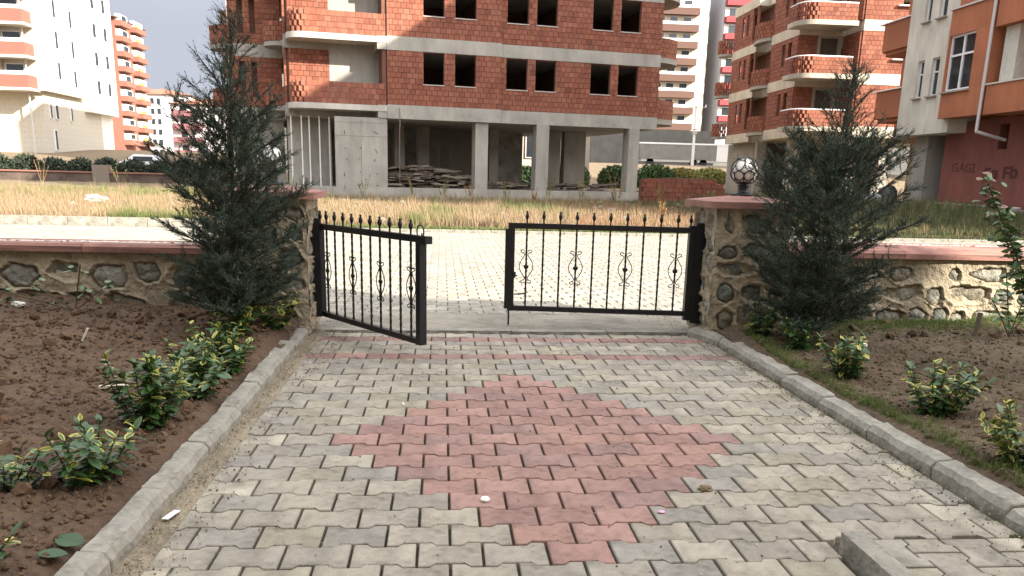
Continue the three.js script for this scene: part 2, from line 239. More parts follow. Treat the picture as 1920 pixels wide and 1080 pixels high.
{
  const clod = new THREE.IcosahedronGeometry(1, 1), p = clod.attributes.position;
  for (let i = 0; i < p.count; i++) { const k = 0.75 + 0.5 * hash2(Math.round(p.getX(i) * 50), Math.round(p.getY(i) * 50 + p.getZ(i) * 77), 4); p.setXYZ(i, p.getX(i) * k, p.getY(i) * k * 0.8, p.getZ(i) * k); } clod.computeVertexNormals();
  const n = 24000, im = new THREE.InstancedMesh(clod, M(1, 1, 1, 1, { map: T.soil }), n), m = new THREE.Matrix4(), q = new THREE.Quaternion(), e = new THREE.Euler();
  for (let i = 0; i < n; i++) {
    const left = i < 17500, X = left ? -1.08 - Math.pow(R(), 1.2) * 5.2 : 2.09 + Math.pow(R(), 1.2) * 3.8, D = rr(1.6, 5.85);
    const big = R(); let s = 0.004 + 0.013 * R() * R(); if (big > 0.978) s = rr(0.015, 0.042); if (left && Math.abs(D - 3.75) < 0.35 && X < -2 && big > 0.9) s = rr(0.012, 0.04);
    e.set(R() * 6, R() * 6, R() * 6); q.setFromEuler(e); m.compose(v3(X, (left ? soilL : soilR)(X, D) + s * 0.3, -D), q, v3(s, s * 0.8, s)); im.setMatrixAt(i, m);
    const k = rr(0.7, 1.25); im.setColorAt(i, left ? C(0.122 * k, 0.072 * k, 0.041 * k) : C(0.13 * k, 0.086 * k, 0.052 * k));
  }
  im.name = 'soil_clods'; im.castShadow = im.receiveShadow = true; tag(im, 'loose clods and crumbs of soil on the flower beds', 'soil', null, 'stuff'); scene.add(im);
}
// ------------------------------------------------------------------ rubble masonry: garden walls and gate pillars
// local panel: u to the right, v up, w out of the wall; stones sit in pockets of the mortar
function masonry(parent, W, H, place, seed, stoneMats, opt = {}) {
  const S = mulberry(seed), q = (a, b) => a + (b - a) * S(), stones = [];
  for (let v = 0.035; v < H - 0.05;) { const hh = Math.min(q(0.10, 0.20), H - v - 0.02); if (hh < 0.05) break; for (let u = q(0.0, 0.06); u < W - 0.06;) { const ww = Math.min(q(0.11, 0.36), W - u - 0.012); if (ww < 0.07) break; if (S() > 0.06) stones.push({ u: u + ww / 2, v: v + hh / 2 + q(-0.02, 0.02), a: ww / 2 - q(0.0, 0.014), b: (hh / 2 - q(0.0, 0.01)) * q(0.85, 1.04), s: Math.floor(S() * 9999), p: q(1.9, 5), out: q(-0.02, 0.006) }); u += ww + q(0.004, 0.03); } v += hh + q(0.0, 0.02); }
  for (const s of stones) { const n = 5 + Math.floor(S() * 3); s.poly = Array.from({ length: n }, (_, i) => { const t = (i + q(-0.28, 0.28)) / n * Math.PI * 2 + s.s, c = Math.cos(t), d = Math.sin(t), k = q(0.92, 1.12) / Math.pow(Math.pow(Math.abs(c), 4) + Math.pow(Math.abs(d), 4), 0.25); return [c * k, d * k]; }); s.pl = [0, 1, 2].map(() => [q(0, 0.008), q(-0.16, 0.16), q(-0.22, 0.22)]); }
  const polyR = (s, th) => { const c = Math.cos(th), d = Math.sin(th); let best = 9; for (let i = 0; i < s.poly.length; i++) { const a = s.poly[i], b = s.poly[(i + 1) % s.poly.length], ex = b[0] - a[0], ey = b[1] - a[1], den = c * ey - d * ex; if (Math.abs(den) < 1e-6) continue; const t = (a[0] * ey - a[1] * ex) / den, m = (a[0] * d - a[1] * c) / den; if (t > 0 && m >= -0.001 && m <= 1.001) best = Math.min(best, t); } return best > 5 ? 1 : best; };
  const rad = (s, th) => polyR(s, th) * (0.98 + 0.10 * (vnoise(Math.cos(th) * 3 + 5, Math.sin(th) * 3 + 5, 0, s.s) - 0.5) + 0.07 * (vnoise(Math.cos(th) * 8 + 9, Math.sin(th) * 8 + 9, 0, s.s + 3) - 0.5));
  const inside = (s, u, v) => { const du = (u - s.u) / s.a, dv = (v - s.v) / s.b, r = Math.hypot(du, dv), th = Math.atan2(dv, du); return r / rad(s, th); };
  const nu = Math.round(W / 0.011), nv = Math.round(H / 0.011), p = [], uv = [], idx = [];
  for (let j = 0; j <= nv; j++) for (let i = 0; i <= nu; i++) {
    const u = W * i / nu, v = H * j / nv; let r = 9; for (const s of stones) if (Math.abs(u - s.u) < s.a * 1.5 && Math.abs(v - s.v) < s.b * 1.5) r = Math.min(r, inside(s, u, v));
    const edge = Math.min(1, Math.min(u, W - u, v, H - v) / 0.01);
    const w = 0.024 * (fbm(u * 17 + seed, v * 17, 0, 3, 5, 0.62) - 0.5) + 0.010 * (fbm(u * 4 + seed, v * 4, 0, 13, 2) - 0.5) - 0.036 * (1 - sstep(0.93, 1.04, r)) + 0.012 * (1 - sstep(1.04, 1.3, r)) * (vnoise(u * 11, v * 11, 0, 77) > 0.45 ? 1 : 0.2);
    const P = place(u, v, w * (opt.flatEdge ? edge : 1)); p.push(P.x, P.y, P.z); uv.push(u, v);
  }
  for (let j = 0; j < nv; j++) for (let i = 0; i < nu; i++) { const a = j * (nu + 1) + i, b = a + nu + 1; idx.push(a, a + 1, b, a + 1, b + 1, b); }
  const g = new THREE.BufferGeometry(); g.setAttribute('position', new THREE.Float32BufferAttribute(p, 3)); g.setAttribute('uv', new THREE.Float32BufferAttribute(uv, 2)); g.setIndex(idx); g.computeVertexNormals();
  mesh(parent, 'mortar', g, mt.mortar);
  for (const s of stones) {
    const pp = [], uu = [], ii = [], rings = 7, seg = 30;
    for (let k = 0; k <= rings; k++) for (let t = 0; t < seg; t++) {
      const th = t / seg * Math.PI * 2, f = k / rings, c = Math.cos(th), d = Math.sin(th), r = rad(s, th) * f * 0.985;
      const u = s.u + s.a * c * r, v = s.v + s.b * d * r, fall = k === rings ? -0.045 : -0.016 * Math.pow(f, 5);
      const w = s.out + fall + Math.min(...s.pl.map(([k, x, y]) => k + x * (u - s.u) + y * (v - s.v))) + 0.026 * (fbm(u * 22, v * 22, 0, s.s, 4, 0.66) - 0.5);
      const P = place(u, v, w); pp.push(P.x, P.y, P.z); uu.push(u + s.s * 0.13, v + s.s * 0.07);
    }
    for (let k = 0; k < rings; k++) for (let t = 0; t < seg; t++) { const a = k * seg + t, b = k * seg + (t + 1) % seg, c = a + seg, d = b + seg; ii.push(a, c, d, a, d, b); }
    const sg = new THREE.BufferGeometry(); sg.setAttribute('position', new THREE.Float32BufferAttribute(pp, 3)); sg.setAttribute('uv', new THREE.Float32BufferAttribute(uu, 2)); sg.setIndex(ii); sg.computeVertexNormals();
    mesh(parent, 'stone', sg, stoneMats[s.s % stoneMats.length]);
  }
}
const rocks = [[0.25, 0.25, 0.22], [0.33, 0.32, 0.28], [0.20, 0.215, 0.19], [0.40, 0.385, 0.34], [0.28, 0.255, 0.20]].map(c => M(...c, 0.9, { map: T.rock, bumpMap: B.rock, bumpScale: 0.022 }));
function gardenWall(label, x0, x1, dF, yB, yT, seed, lift = 0) {
  const w = thing('garden_wall', label, 'wall', v3(0, 0, 0));
  const xa = Math.min(x0, x1), W = Math.abs(x1 - x0);
  masonry(w, Math.min(W, 4.2), yT - yB, (u, v, k) => v3((x0 < x1 ? x0 : x1 + W - Math.min(W, 4.2)) + u, yB + v, -dF + k), seed, rocks);
  mesh(w, 'core', b0(xa, xa + W, yB - 0.2, yT, -dF - 0.27, -dF - 0.03), mt.mortar);
  for (let i = 0, n = Math.round(W / 0.9); i < n; i++) {                        // two rows of coping slabs with a rough strip of mortar between
    const a = xa + W * i / n + 0.002, b = xa + W * (i + 1) / n - 0.002;
    for (const [z0, z1, t] of [[-dF - 0.13, -dF + 0.045, 0.05], [-dF - 0.345, -dF - 0.17, 0.05]]) {
      const s = new THREE.Shape(); const near = z1 > -dF; s.moveTo(z0, 0); s.lineTo(z1, 0); s.lineTo(z1, near ? 0.038 : 0.055); s.lineTo(z1 - (near ? 0.02 : 0), 0.055); s.lineTo(z0 + (near ? 0 : 0.02), 0.055); s.lineTo(z0, near ? 0.055 : 0.038); s.closePath();
      const g = new THREE.ExtrudeGeometry(s, { depth: b - a, bevelEnabled: false }); g.rotateY(Math.PI / 2); g.scale(1, 1, -1); const ix = g.index; g.translate(a, yT, 0); if (lift) { const P = g.attributes.position; for (let k = 0; k < P.count; k++) if (P.getY(k) > yT + 0.01) P.setY(k, P.getY(k) + lift * sstep(0.06, -0.12, P.getZ(k) + dF)); }
      const gg = prep(g); { const P = gg.attributes.position; for (let k = 0; k < P.count; k += 3) { const A = [P.getX(k), P.getY(k), P.getZ(k)]; P.setXYZ(k, P.getX(k + 1), P.getY(k + 1), P.getZ(k + 1)); P.setXYZ(k + 1, ...A); } gg.computeVertexNormals(); }
      mesh(w, 'coping_slab', gg, mt.terracotta);
    }
  }
  const strip = new THREE.PlaneGeometry(W, 0.05, Math.round(W / 0.015), 5); strip.rotateX(-Math.PI / 2); strip.translate(xa + W / 2, yT + 0.052 + lift, -dF - 0.15); { const p = strip.attributes.position; for (let i = 0; i < p.count; i++) p.setY(i, p.getY(i) + 0.014 * (R() - 0.4)); strip.computeVertexNormals(); }
  mesh(w, 'mortar_strip', strip, M(0.62, 0.58, 0.52, 0.95));
}
gardenWall('low rubble stone wall with pink coping right of the drive', 2.46, 9, 5.92, 0.05, 0.60, 301, 0.035);
gardenWall('low rubble stone wall with pink coping left of the drive, in shade', -1.49, -9, 5.92, 0.08, 0.555, 302);
function pillar(label, x0, seed, gateSide) {
  const g = thing('gate_pillar', label, 'pillar', v3(0, 0, 0)), W = 0.545, d0 = 5.8, yB = 0.02, H = 0.92;
  masonry(g, W, H, (u, v, w) => v3(x0 + u, yB + v, -d0 + w), seed, rocks);
  masonry(g, W, H, (u, v, w) => gateSide < 0 ? v3(x0 - w, yB + v, -d0 - W + u) : v3(x0 + W + w, yB + v, -d0 - u), seed + 7, rocks);
  mesh(g, 'core', b0(x0 + 0.03, x0 + W - 0.03, -0.15, yB + H, -d0 - W, -d0 - 0.03), mt.mortar);
  const cap = mesh(g, 'cap', merge([b0(x0 - 0.06, x0 + W + 0.06, yB + H, yB + H + 0.045, -d0 - W - 0.06, -d0 + 0.06), (() => { const c = new THREE.ConeGeometry((W + 0.118) / Math.SQRT2, 0.05, 4, 1); c.rotateY(Math.PI / 4); c.translate(x0 + W / 2, yB + H + 0.07, -d0 - W / 2); return c; })()]), mt.terracotta);
  return [x0 + W / 2, yB + H + 0.083, -d0 - W / 2];
}
const lampR = pillar('right stone gate pillar with pink cap, lit beside the closed gate leaf', 1.925, 411, -1);
const lampL = pillar('left stone gate pillar with pink cap, half hidden by the dark conifer', -1.46, 421, 1);
function globeLamp(label, [x, y, z]) {
  const g = thing('globe_lamp', label, 'lamp', v3(x, y, z), 0, 'globe lamps on the gate pillars');
  mesh(g, 'base', new THREE.LatheGeometry([[0.0, 0], [0.085, 0], [0.085, 0.014], [0.06, 0.022], [0.042, 0.03], [0.04, 0.065], [0.05, 0.075], [0.03, 0.085], [0.05, 0.10], [0.062, 0.112], [0, 0.112]].map(q => new THREE.Vector2(...q)), 24), mt.iron);
  mesh(g, 'glass_globe', (() => { const s = new THREE.SphereGeometry(0.09, 28, 20); s.translate(0, 0.175, 0); return s; })(), M(0.78, 0.74, 0.68, 0.3));
  const R0 = 0.101, list = [], pt = (lo, la) => v3(R0 * Math.cos(la) * Math.sin(lo), 0.175 + R0 * Math.sin(la), R0 * Math.cos(la) * Math.cos(lo));
  for (let k = 0; k < 8; k++) { const lo = k * Math.PI / 4; for (const [c, b] of [[0.66, 0.62], [-0.36, 0.36]]) { const q = []; for (let t = 0; t < 18; t++) { const th = t / 18 * Math.PI * 2; q.push(pt(lo + 0.385 * Math.cos(th) * (c > 0 ? 1 : 1), c + b * Math.sin(th))); } list.push(tube(q, 0.0045, 36, 5, true)); } list.push(tube([pt(lo + 0.39, -0.1), pt(lo + 0.39, -0.6), pt(lo + 0.39, -1.1)], 0.004, 8, 5)); }
  mesh(g, 'cage', merge(list), mt.iron);
}
globeLamp('white globe lamp in a black cage on the right gate pillar', lampR);
globeLamp('globe lamp in a black cage behind the dark conifer, on the left gate pillar', lampL);

// ------------------------------------------------------------------ the gate
function gatePost(label, x, d) { const g = thing('gate_post', label, 'post', v3(x, 0, -d)); mesh(g, 'tube', box(0.085, 0.74, 0.085, 0, 0.45, 0), mt.iron); mesh(g, 'hinge_plate', box(0.05, 0.70, 0.05, x < 0 ? 0.065 : -0.065, 0.45, 0.01), mt.iron); return g; }
gatePost('black steel post of the open gate leaf, fixed to the left pillar', -0.955, 6.08);
gatePost('black steel post of the closed gate leaf, fixed to the right pillar', 1.905, 6.08);
function gateLeaf(label, pos, ry, L, open) {                                     // local x from hinge to free end
  const g = thing('gate_leaf', label, 'gate', pos, ry), H = 0.66;
  const bx = (n, w, h, d, x, y) => mesh(g, n, box(w, h, d, x, y, 0), mt.iron);
  bx('hinge_stile', 0.045, H, 0.045, 0.022, H / 2); bx('free_stile', 0.048, H, 0.048, L - 0.024, H / 2);
  bx('top_rail', L - 0.093, 0.04, 0.04, 0.045 + (L - 0.093) / 2, H - 0.02); bx('bottom_rail', L - 0.093, 0.036, 0.036, 0.045 + (L - 0.093) / 2, 0.018);
  const twist = () => { const b = new THREE.BoxGeometry(0.0115, H - 0.076, 0.0115, 1, 48, 1), p = b.attributes.position; for (let i = 0; i < p.count; i++) { const a = p.getY(i) * 34, x = p.getX(i), z = p.getZ(i); p.setXYZ(i, x * Math.cos(a) - z * Math.sin(a), p.getY(i), x * Math.sin(a) + z * Math.cos(a)); } b.computeVertexNormals(); return b; };
  const bar = twist(), spike = new THREE.LatheGeometry([[0.006, 0], [0.006, 0.03], [0.010, 0.036], [0.0145, 0.05], [0.0125, 0.064], [0.006, 0.078], [0.0085, 0.083], [0.0075, 0.09], [0, 0.094]].map(q => new THREE.Vector2(...q)), 10);
  const n = 10, st = (L - 0.093) / 10.35;
  for (let i = 0; i <= n; i++) {
    const x = i === n ? 0.03 : L - 0.048 - st * (i + 0.72);
    mesh(g, 'spike', spike, mt.iron, v3(x, H - 0.002, 0));
    if (i === n) break;
    mesh(g, 'bar', bar, mt.iron, v3(x, H / 2 - 0.002, 0));
    if (i % 3 === 0) {
      const list = []; for (const s of [-1, 1]) {
        const c = [[0.012, 0.118], [0.03, 0.128], [0.042, 0.118], [0.036, 0.108], [0.022, 0.104], [0.012, 0.092], [0.03, 0.06], [0.048, 0.025], [0.05, -0.01], [0.036, -0.045], [0.014, -0.078], [0.012, -0.092], [0.024, -0.102], [0.036, -0.106], [0.040, -0.116], [0.028, -0.124], [0.012, -0.116]];
        list.push(tube(c.map(([a, b]) => v3(a * s, b, 0)), 0.0035, 60, 5));
      }
      mesh(g, 'scroll', merge(list), mt.iron, v3(x, 0.335, 0)); const fl = new THREE.SphereGeometry(0.02, 14, 10); fl.scale(1, 0.9, 0.6); mesh(g, 'rosette', fl, mt.iron, v3(x, 0.335, 0));
    }
  }
  if (open) { bx('latch_arm', 0.06, 0.045, 0.05, L + 0.03, H - 0.022); mesh(g, 'ring_handle', tube([[-0.03, 0.0], [-0.036, 0.02], [-0.03, 0.045], [0, 0.062], [0.03, 0.045], [0.036, 0.02], [0.03, 0.0], [0.016, 0.006], [0.016, 0.016]].map(q => v3(L - 0.03 + q[0], H + q[1], 0)), 0.005, 40, 6), mt.iron); }
  else { mesh(g, 'cover_strip', box(0.022, 0.6, 0.05, L + 0.0115, 0.315, 0), mt.iron); mesh(g, 'drop_bolt', rod(v3(L - 0.01, 0.13, 0.034), v3(L - 0.01, -0.12, 0.034), 0.007), mt.iron); mesh(g, 'bolt_handle', rod(v3(L - 0.05, 0.12, 0.03), v3(L - 0.14, 0.125, 0.05), 0.006), mt.iron); mesh(g, 'latch', merge([rod(v3(L - 0.05, 0.25, 0), v3(L - 0.055, 0.29, 0.02), 0.008), rod(v3(L - 0.05, 0.27, 0), v3(L - 0.07, 0.262, 0.02), 0.006)]), mt.iron); }
  return g;
}
gateLeaf('black wrought iron gate leaf swung open towards the drive', v3(-0.88, 0.105, -6.1), -Math.atan2(1.1, 0.77), 1.34, true);
gateLeaf('closed black wrought iron gate leaf with its drop bolt down', v3(1.865, 0.125, -6.1), Math.PI - 0.14, 1.38, false);
// ------------------------------------------------------------------ planting: conifers, shrubs, roses
function conifer(label, X, D, yb, H, Lmax, seed, lean) {
  R = mulberry(seed);
  const t = thing('conifer', label, 'tree', v3(X, yb, -D)), wood = [], leaf = new Tri();
  const trunkAt = s => v3(lean[0] * s * s, H * s, lean[1] * s);
  wood.push(tube([0, 0.2, 0.4, 0.6, 0.8, 1].map(trunkAt), 0.011, 24, 6)); wood.push(rod(trunkAt(0).setY(-0.1), trunkAt(0.35), 0.026, 8, 0.013));
  const cols = [[0.033, 0.054, 0.032], [0.044, 0.070, 0.044], [0.025, 0.042, 0.024], [0.062, 0.094, 0.064]];
  function spray(p0, dir, len, fat) {                                            // a feathery twig set with scale leaves
    const side = v3(R() - 0.5, R() - 0.5, R() - 0.5).cross(dir).normalize(), nrm = dir.clone().cross(side).normalize(), col0 = cols[Math.floor(R() * 4)], n = Math.max(5, Math.round(len / 0.0058));
    const pt = s => p0.clone().addScaledVector(dir, len * s).addScaledVector(v3(0, 1, 0), 0.12 * len * s * s);
    for (let i = 0; i < n; i++) {
      const s = (i + R()) / n, b = pt(s), a = R() * 6.283, l = rr(0.009, 0.021) * (1.15 - 0.5 * s) * fat, out = side.clone().multiplyScalar(Math.cos(a)).addScaledVector(nrm, Math.sin(a));
      const tip = b.clone().addScaledVector(dir, l * 0.75).addScaledVector(out, l * 0.65), w = dir.clone().cross(out).multiplyScalar(0.0021 * fat), k = rr(0.8, 1.25), col = col0.map(c => c * k);
      leaf.tri(b.clone().add(w), tip, b.clone().sub(w), col);
    }
    const e = pt(1), w = side.clone().multiplyScalar(0.0013); leaf.tri(p0.clone().add(w), e, p0.clone().sub(w), [0.05, 0.045, 0.035]);
  }
  const N = 120;
  for (let i = 0; i < N; i++) {
    const s = 0.05 + 0.94 * Math.pow((i + 0.5) / N, 1.4), az = i * 2.39996 + rr(-0.3, 0.3), base = trunkAt(s);
    const len = Lmax * (s < 0.42 ? 0.6 + 0.4 * s / 0.42 : Math.pow((1 - s) / 0.58, 0.95)) * rr(0.55, 1.05) + 0.045, el = rr(0.05, 0.5) + s * 0.6;
    const d = v3(Math.cos(az) * Math.cos(el), Math.sin(el), Math.sin(az) * Math.cos(el)), P = q => base.clone().addScaledVector(d, len * q).addScaledVector(v3(0, 1, 0), 0.10 * len * q * q);
    wood.push(tube([P(0), P(0.5), P(0.95)], 0.0026 + 0.002 * (1 - s), 6, 4));
    const m = Math.round((6 + len * 52) * (s > 0.66 ? 0.5 : 1));
    for (let k = 0; k < m; k++) {
      const q = 0.10 + 0.9 * (k + R()) / m, b = P(q), a2 = R() * 6.283, ax = v3(Math.cos(a2), rr(-0.2, 0.7), Math.sin(a2)).normalize(), dir = d.clone().multiplyScalar(0.6).addScaledVector(ax, 0.85).normalize(), sl = rr(0.08, 0.18) * (1.1 - 0.45 * q) * (s > 0.75 ? 0.62 : 1);
      spray(b, dir, sl, 1);
      const sub = s > 0.66 ? 2 : 6;
      for (let h = 0; h < sub; h++) { const f = rr(0.15, 0.9), d2 = dir.clone().addScaledVector(v3(R() - 0.5, R() - 0.35, R() - 0.5), 1.1).normalize(); spray(b.clone().addScaledVector(dir, sl * f), d2, sl * rr(0.35, 0.6), 1); }
    }
    for (let h = 0; h < 5; h++) spray(P(rr(0.8, 0.98)), d.clone().addScaledVector(v3(R() - 0.5, R() - 0.5, R() - 0.5), 0.9).normalize(), 0.075, 0.9);
  }
  spray(trunkAt(0.97), v3(0.05, 1, 0), 0.07, 0.8);
  mesh(t, 'trunk', merge(wood), M(0.055, 0.042, 0.032, 0.95)); mesh(t, 'crown', leaf.geo(), new THREE.MeshStandardMaterial({ vertexColors: true, roughness: 0.85, side: THREE.DoubleSide }));
}
conifer('feathery blue-green conifer in front of the left gate pillar', -1.29, 5.3, soilL(-1.29, 5.3) - 0.02, 1.85, 0.52, 91, [0.06, -0.02]);
conifer('feathery blue-green conifer in front of the right gate pillar', 2.46, 5.3, soilR(2.46, 5.3) - 0.02, 1.74, 0.62, 92, [0.10, 0.02]);
function leafGeo(len, wid, inner, margin, curl) {                                // a folded oval leaf; margin width in leaf colours
  const t = new Tri(), n = 6, row = i => { const s = i / n, w = wid * Math.pow(Math.sin(Math.PI * Math.min(0.97, 0.06 + 0.92 * s)), 0.8); const y = curl * len * s * s; return [-1, -0.55, 0, 0.55, 1].map(k => v3(k * w, y + 0.22 * wid * Math.abs(k) * (1 - 0.3 * s), s * len)); };
  for (let i = 0; i < n; i++) { const a = row(i), b = row(i + 1); for (let k = 0; k < 4; k++) { const c = (k === 0 || k === 3) || i === n - 1 ? margin : inner; t.quad(a[k], b[k], b[k + 1], a[k + 1], c); } }
  return t.geo();
}
const leafM = new THREE.MeshPhysicalMaterial({ vertexColors: true, roughness: 0.38, side: THREE.DoubleSide, clearcoat: 0.15, clearcoatRoughness: 0.4 });
const LG = { green: [0, 1].map(k => leafGeo(0.046 + 0.008 * k, 0.0125 + 0.002 * k, [0.035, 0.085, 0.022], [0.045, 0.10, 0.026], -0.2)), edged: [0, 1].map(k => leafGeo(0.046 + 0.006 * k, 0.013, [0.04, 0.10, 0.025], [0.42, 0.38, 0.075], -0.12 - 0.2 * k)), yellow: [0, 1].map(k => leafGeo(0.038 + 0.006 * k, 0.011, [0.20, 0.25, 0.045], [0.55, 0.47, 0.085], 0.05 - 0.3 * k)) };
function shrub(label, X, D, yb, stems, hgt, yellow, seed, spread = 0.09) {
  R = mulberry(seed);
  const g = thing('variegated_shrub', label, 'shrub', v3(X, yb, -D), 0, 'variegated shrubs along the kerbs'), wood = [];
  for (let s = 0; s < stems * 1.45; s++) {
    const a = R() * 6.283, r = spread * Math.sqrt(R()), h = hgt * rr(0.55, 1), p0 = v3(Math.cos(a) * r * 0.4, -0.02, Math.sin(a) * r * 0.4), p1 = v3(Math.cos(a) * r * 1.4, h, Math.sin(a) * r * 1.4);
    wood.push(rod(p0, p1, 0.004, 5, 0.002));
    const n = Math.round(h / 0.0068);
    for (let i = 0; i < n; i++) {
      const f = 0.12 + 0.88 * (i + 1) / n, p = p0.clone().lerp(p1, f), az = i * 2.4 + rr(-0.4, 0.4), top = f > 0.93, kind = R() < yellow * 0.8 * (0.2 + f * 0.95) ? (R() < 0.45 * f ? 'yellow' : 'edged') : 'green';
      const m = mesh(g, 'leaf', LG[kind][Math.floor(R() * 2)], leafM, p); m.rotation.order = 'YXZ'; m.rotation.set(top ? rr(-1.1, -0.6) : rr(-0.55, 0.25), az, rr(-0.4, 0.4)); const k = rr(0.7, 1.25) * (top ? 0.85 : 1); m.scale.setScalar(k);
    }
  }
  mesh(g, 'stem', merge(wood), M(0.07, 0.08, 0.03, 0.9));
}
[['variegated shrub nearest the left gate pillar', -1.10, 5.42, 7, 0.23, 0.75], ['variegated shrub in front of the left conifer', -1.27, 5.16, 6, 0.2, 0.6], ['variegated shrub beside the left kerb just before the left conifer', -1.24, 4.72, 7, 0.22, 0.5], ['bushy variegated shrub with a taller shoot, third from the left pillar', -1.22, 4.16, 8, 0.25, 0.45], ['tall leafy variegated shrub halfway along the left kerb', -1.24, 3.46, 10, 0.31, 0.4], ['small green shrub right behind the tall leafy one on the left bed', -1.18, 3.84, 7, 0.2, 0.25], ['low green shrub between the bushy shrub and the conifer, left kerb', -1.17, 4.45, 7, 0.19, 0.3], ['low variegated shrub beside the left kerb opposite the red diamond', -1.22, 2.80, 9, 0.2, 0.35], ['sprawling variegated shrub with pale leaf edges on the left bed', -1.46, 2.72, 6, 0.15, 0.5], ['variegated sprig at the near end of the left bed', -1.27, 2.13, 4, 0.13, 0.5], ['dark variegated shrub at the foot of the right gate pillar', 2.16, 5.42, 6, 0.2, 0.12], ['dark leafy shrub in front of the right conifer', 2.32, 5.08, 7, 0.22, 0.1], ['variegated shrub with a thin tall shoot behind the right kerb', 2.30, 4.38, 8, 0.24, 0.45], ['spreading variegated shrub midway along the right kerb', 2.34, 3.62, 10, 0.24, 0.5], ['large yellow-edged shrub by the right kerb opposite the diamond', 2.28, 2.86, 10, 0.23, 0.75]].forEach(([l, x, d, n, h, y], i) => shrub(l, x, d, (x < 0 ? soilL : soilR)(x, d) - 0.01, n, h, y, 500 + i, i > 11 ? 0.15 : 0.125));
function rose(label, X, D, yb, canes, seed, step = 0.0085) {
  R = mulberry(seed); const g = thing('rose_bush', label, 'bush', v3(X, yb, -D)), wood = []; const lg = [leafGeo(0.04, 0.014, [0.06, 0.13, 0.035], [0.06, 0.12, 0.035], -0.15), leafGeo(0.035, 0.013, [0.09, 0.15, 0.04], [0.085, 0.14, 0.04], 0.1), leafGeo(0.034, 0.013, [0.14, 0.07, 0.03], [0.15, 0.07, 0.03], -0.1)];
  for (const [dx, dy, dz] of canes) { const P = s => v3(dx * s, dy * (s - 0.12 * s * s), dz * s); wood.push(tube([P(0), P(0.35), P(0.7), P(1)], 0.004, 14, 5)); const n = Math.round(Math.hypot(dx, dy) / step); for (let i = 0; i < n; i++) { const s = 0.3 + 0.7 * (i + R()) / n, b = P(s), m = mesh(g, 'leaf', lg[s > 0.985 ? 2 : Math.floor(R() * 2)], leafM, b.clone().add(v3(rr(-0.05, 0.05), rr(-0.04, 0.04), rr(-0.05, 0.05)))); m.rotation.order = 'YXZ'; m.rotation.set(rr(-0.5, 0.6), R() * 6.28, rr(-0.6, 0.6)); m.scale.setScalar(rr(1, 1.6)); wood.push(rod(b, m.position, 0.0013, 4)); } }
  mesh(g, 'cane', merge(wood), M(0.075, 0.07, 0.035, 0.8));
}
rose('leafy rose bush arching over the right garden wall, reddish tip', 3.5, 4.35, soilR(3.5, 4.35), [[-0.62, 1.22, 0.02], [-0.45, 1.0, -0.1], [-0.25, 1.05, 0.1], [0.1, 0.9, -0.1]], 611);
rose('small thorny bush with few leaves against the right garden wall', 3.88, 5.3, soilR(3.88, 5.3), [[-0.1, 0.52, 0], [0.08, 0.5, 0.05], [-0.22, 0.3, 0.08], [0.2, 0.35, 0]], 612, 0.022);
rose('sparse leafy weed growing against the left garden wall', -2.35, 5.5, soilL(-2.35, 5.5), [[-0.3, 0.25, 0.05], [0.25, 0.22, 0], [0.1, 0.35, 0.1], [-0.5, 0.18, 0.1]], 613, 0.05);
tag(mesh(scene, 'wooden_stake', rod(v3(3.66, 0.02, -5.35), v3(3.69, 0.29, -5.36), 0.017, 7), mt.wood), 'short wooden stake in the right flower bed', 'stake');
// grass: blades in small tufts
const tuft = (() => { const t = new Tri(), S = mulberry(5), q = (a, b) => a + (b - a) * S(); for (let i = 0; i < 9; i++) { const a = S() * 6.283, b = v3(q(-0.4, 0.4), 0, q(-0.4, 0.4)), h = q(0.45, 1), d = v3(Math.cos(a), 0, Math.sin(a)), w = v3(-d.z, 0, d.x).multiplyScalar(0.022), m = b.clone().addScaledVector(d, 0.12).setY(h * 0.6), e = b.clone().addScaledVector(d, q(0.25, 0.55)).setY(h); t.tri(b.clone().sub(w), m.clone().add(w.clone().multiplyScalar(0.7)), b.clone().add(w), [1, 1, 1]); t.tri(b.clone().sub(w), m.clone().sub(w.clone().multiplyScalar(0.7)), m.clone().add(w.clone().multiplyScalar(0.7)), [1, 1, 1]); t.tri(m.clone().sub(w.clone().multiplyScalar(0.7)), e, m.clone().add(w.clone().multiplyScalar(0.7)), [1, 1, 1]); } return t.geo(); })();
const bladeM = () => new THREE.MeshStandardMaterial({ roughness: 0.9, side: THREE.DoubleSide });
function grassField(name, label, n, seed, fn) {
  R = mulberry(seed); const im = new THREE.InstancedMesh(tuft, bladeM(), n), m = new THREE.Matrix4(), q = new THREE.Quaternion();
  for (let i = 0; i < n; i++) { const { X, D, y, h, w, c } = fn(i); q.setFromAxisAngle(v3(0, 1, 0), R() * 6.283); m.compose(v3(X, y, -D), q, v3(w, h, w)); im.setMatrixAt(i, m); im.setColorAt(i, C(...c)); }
  im.name = numbered(name); im.castShadow = im.receiveShadow = true; tag(im, label, 'grass', null, 'stuff'); scene.add(im);
}
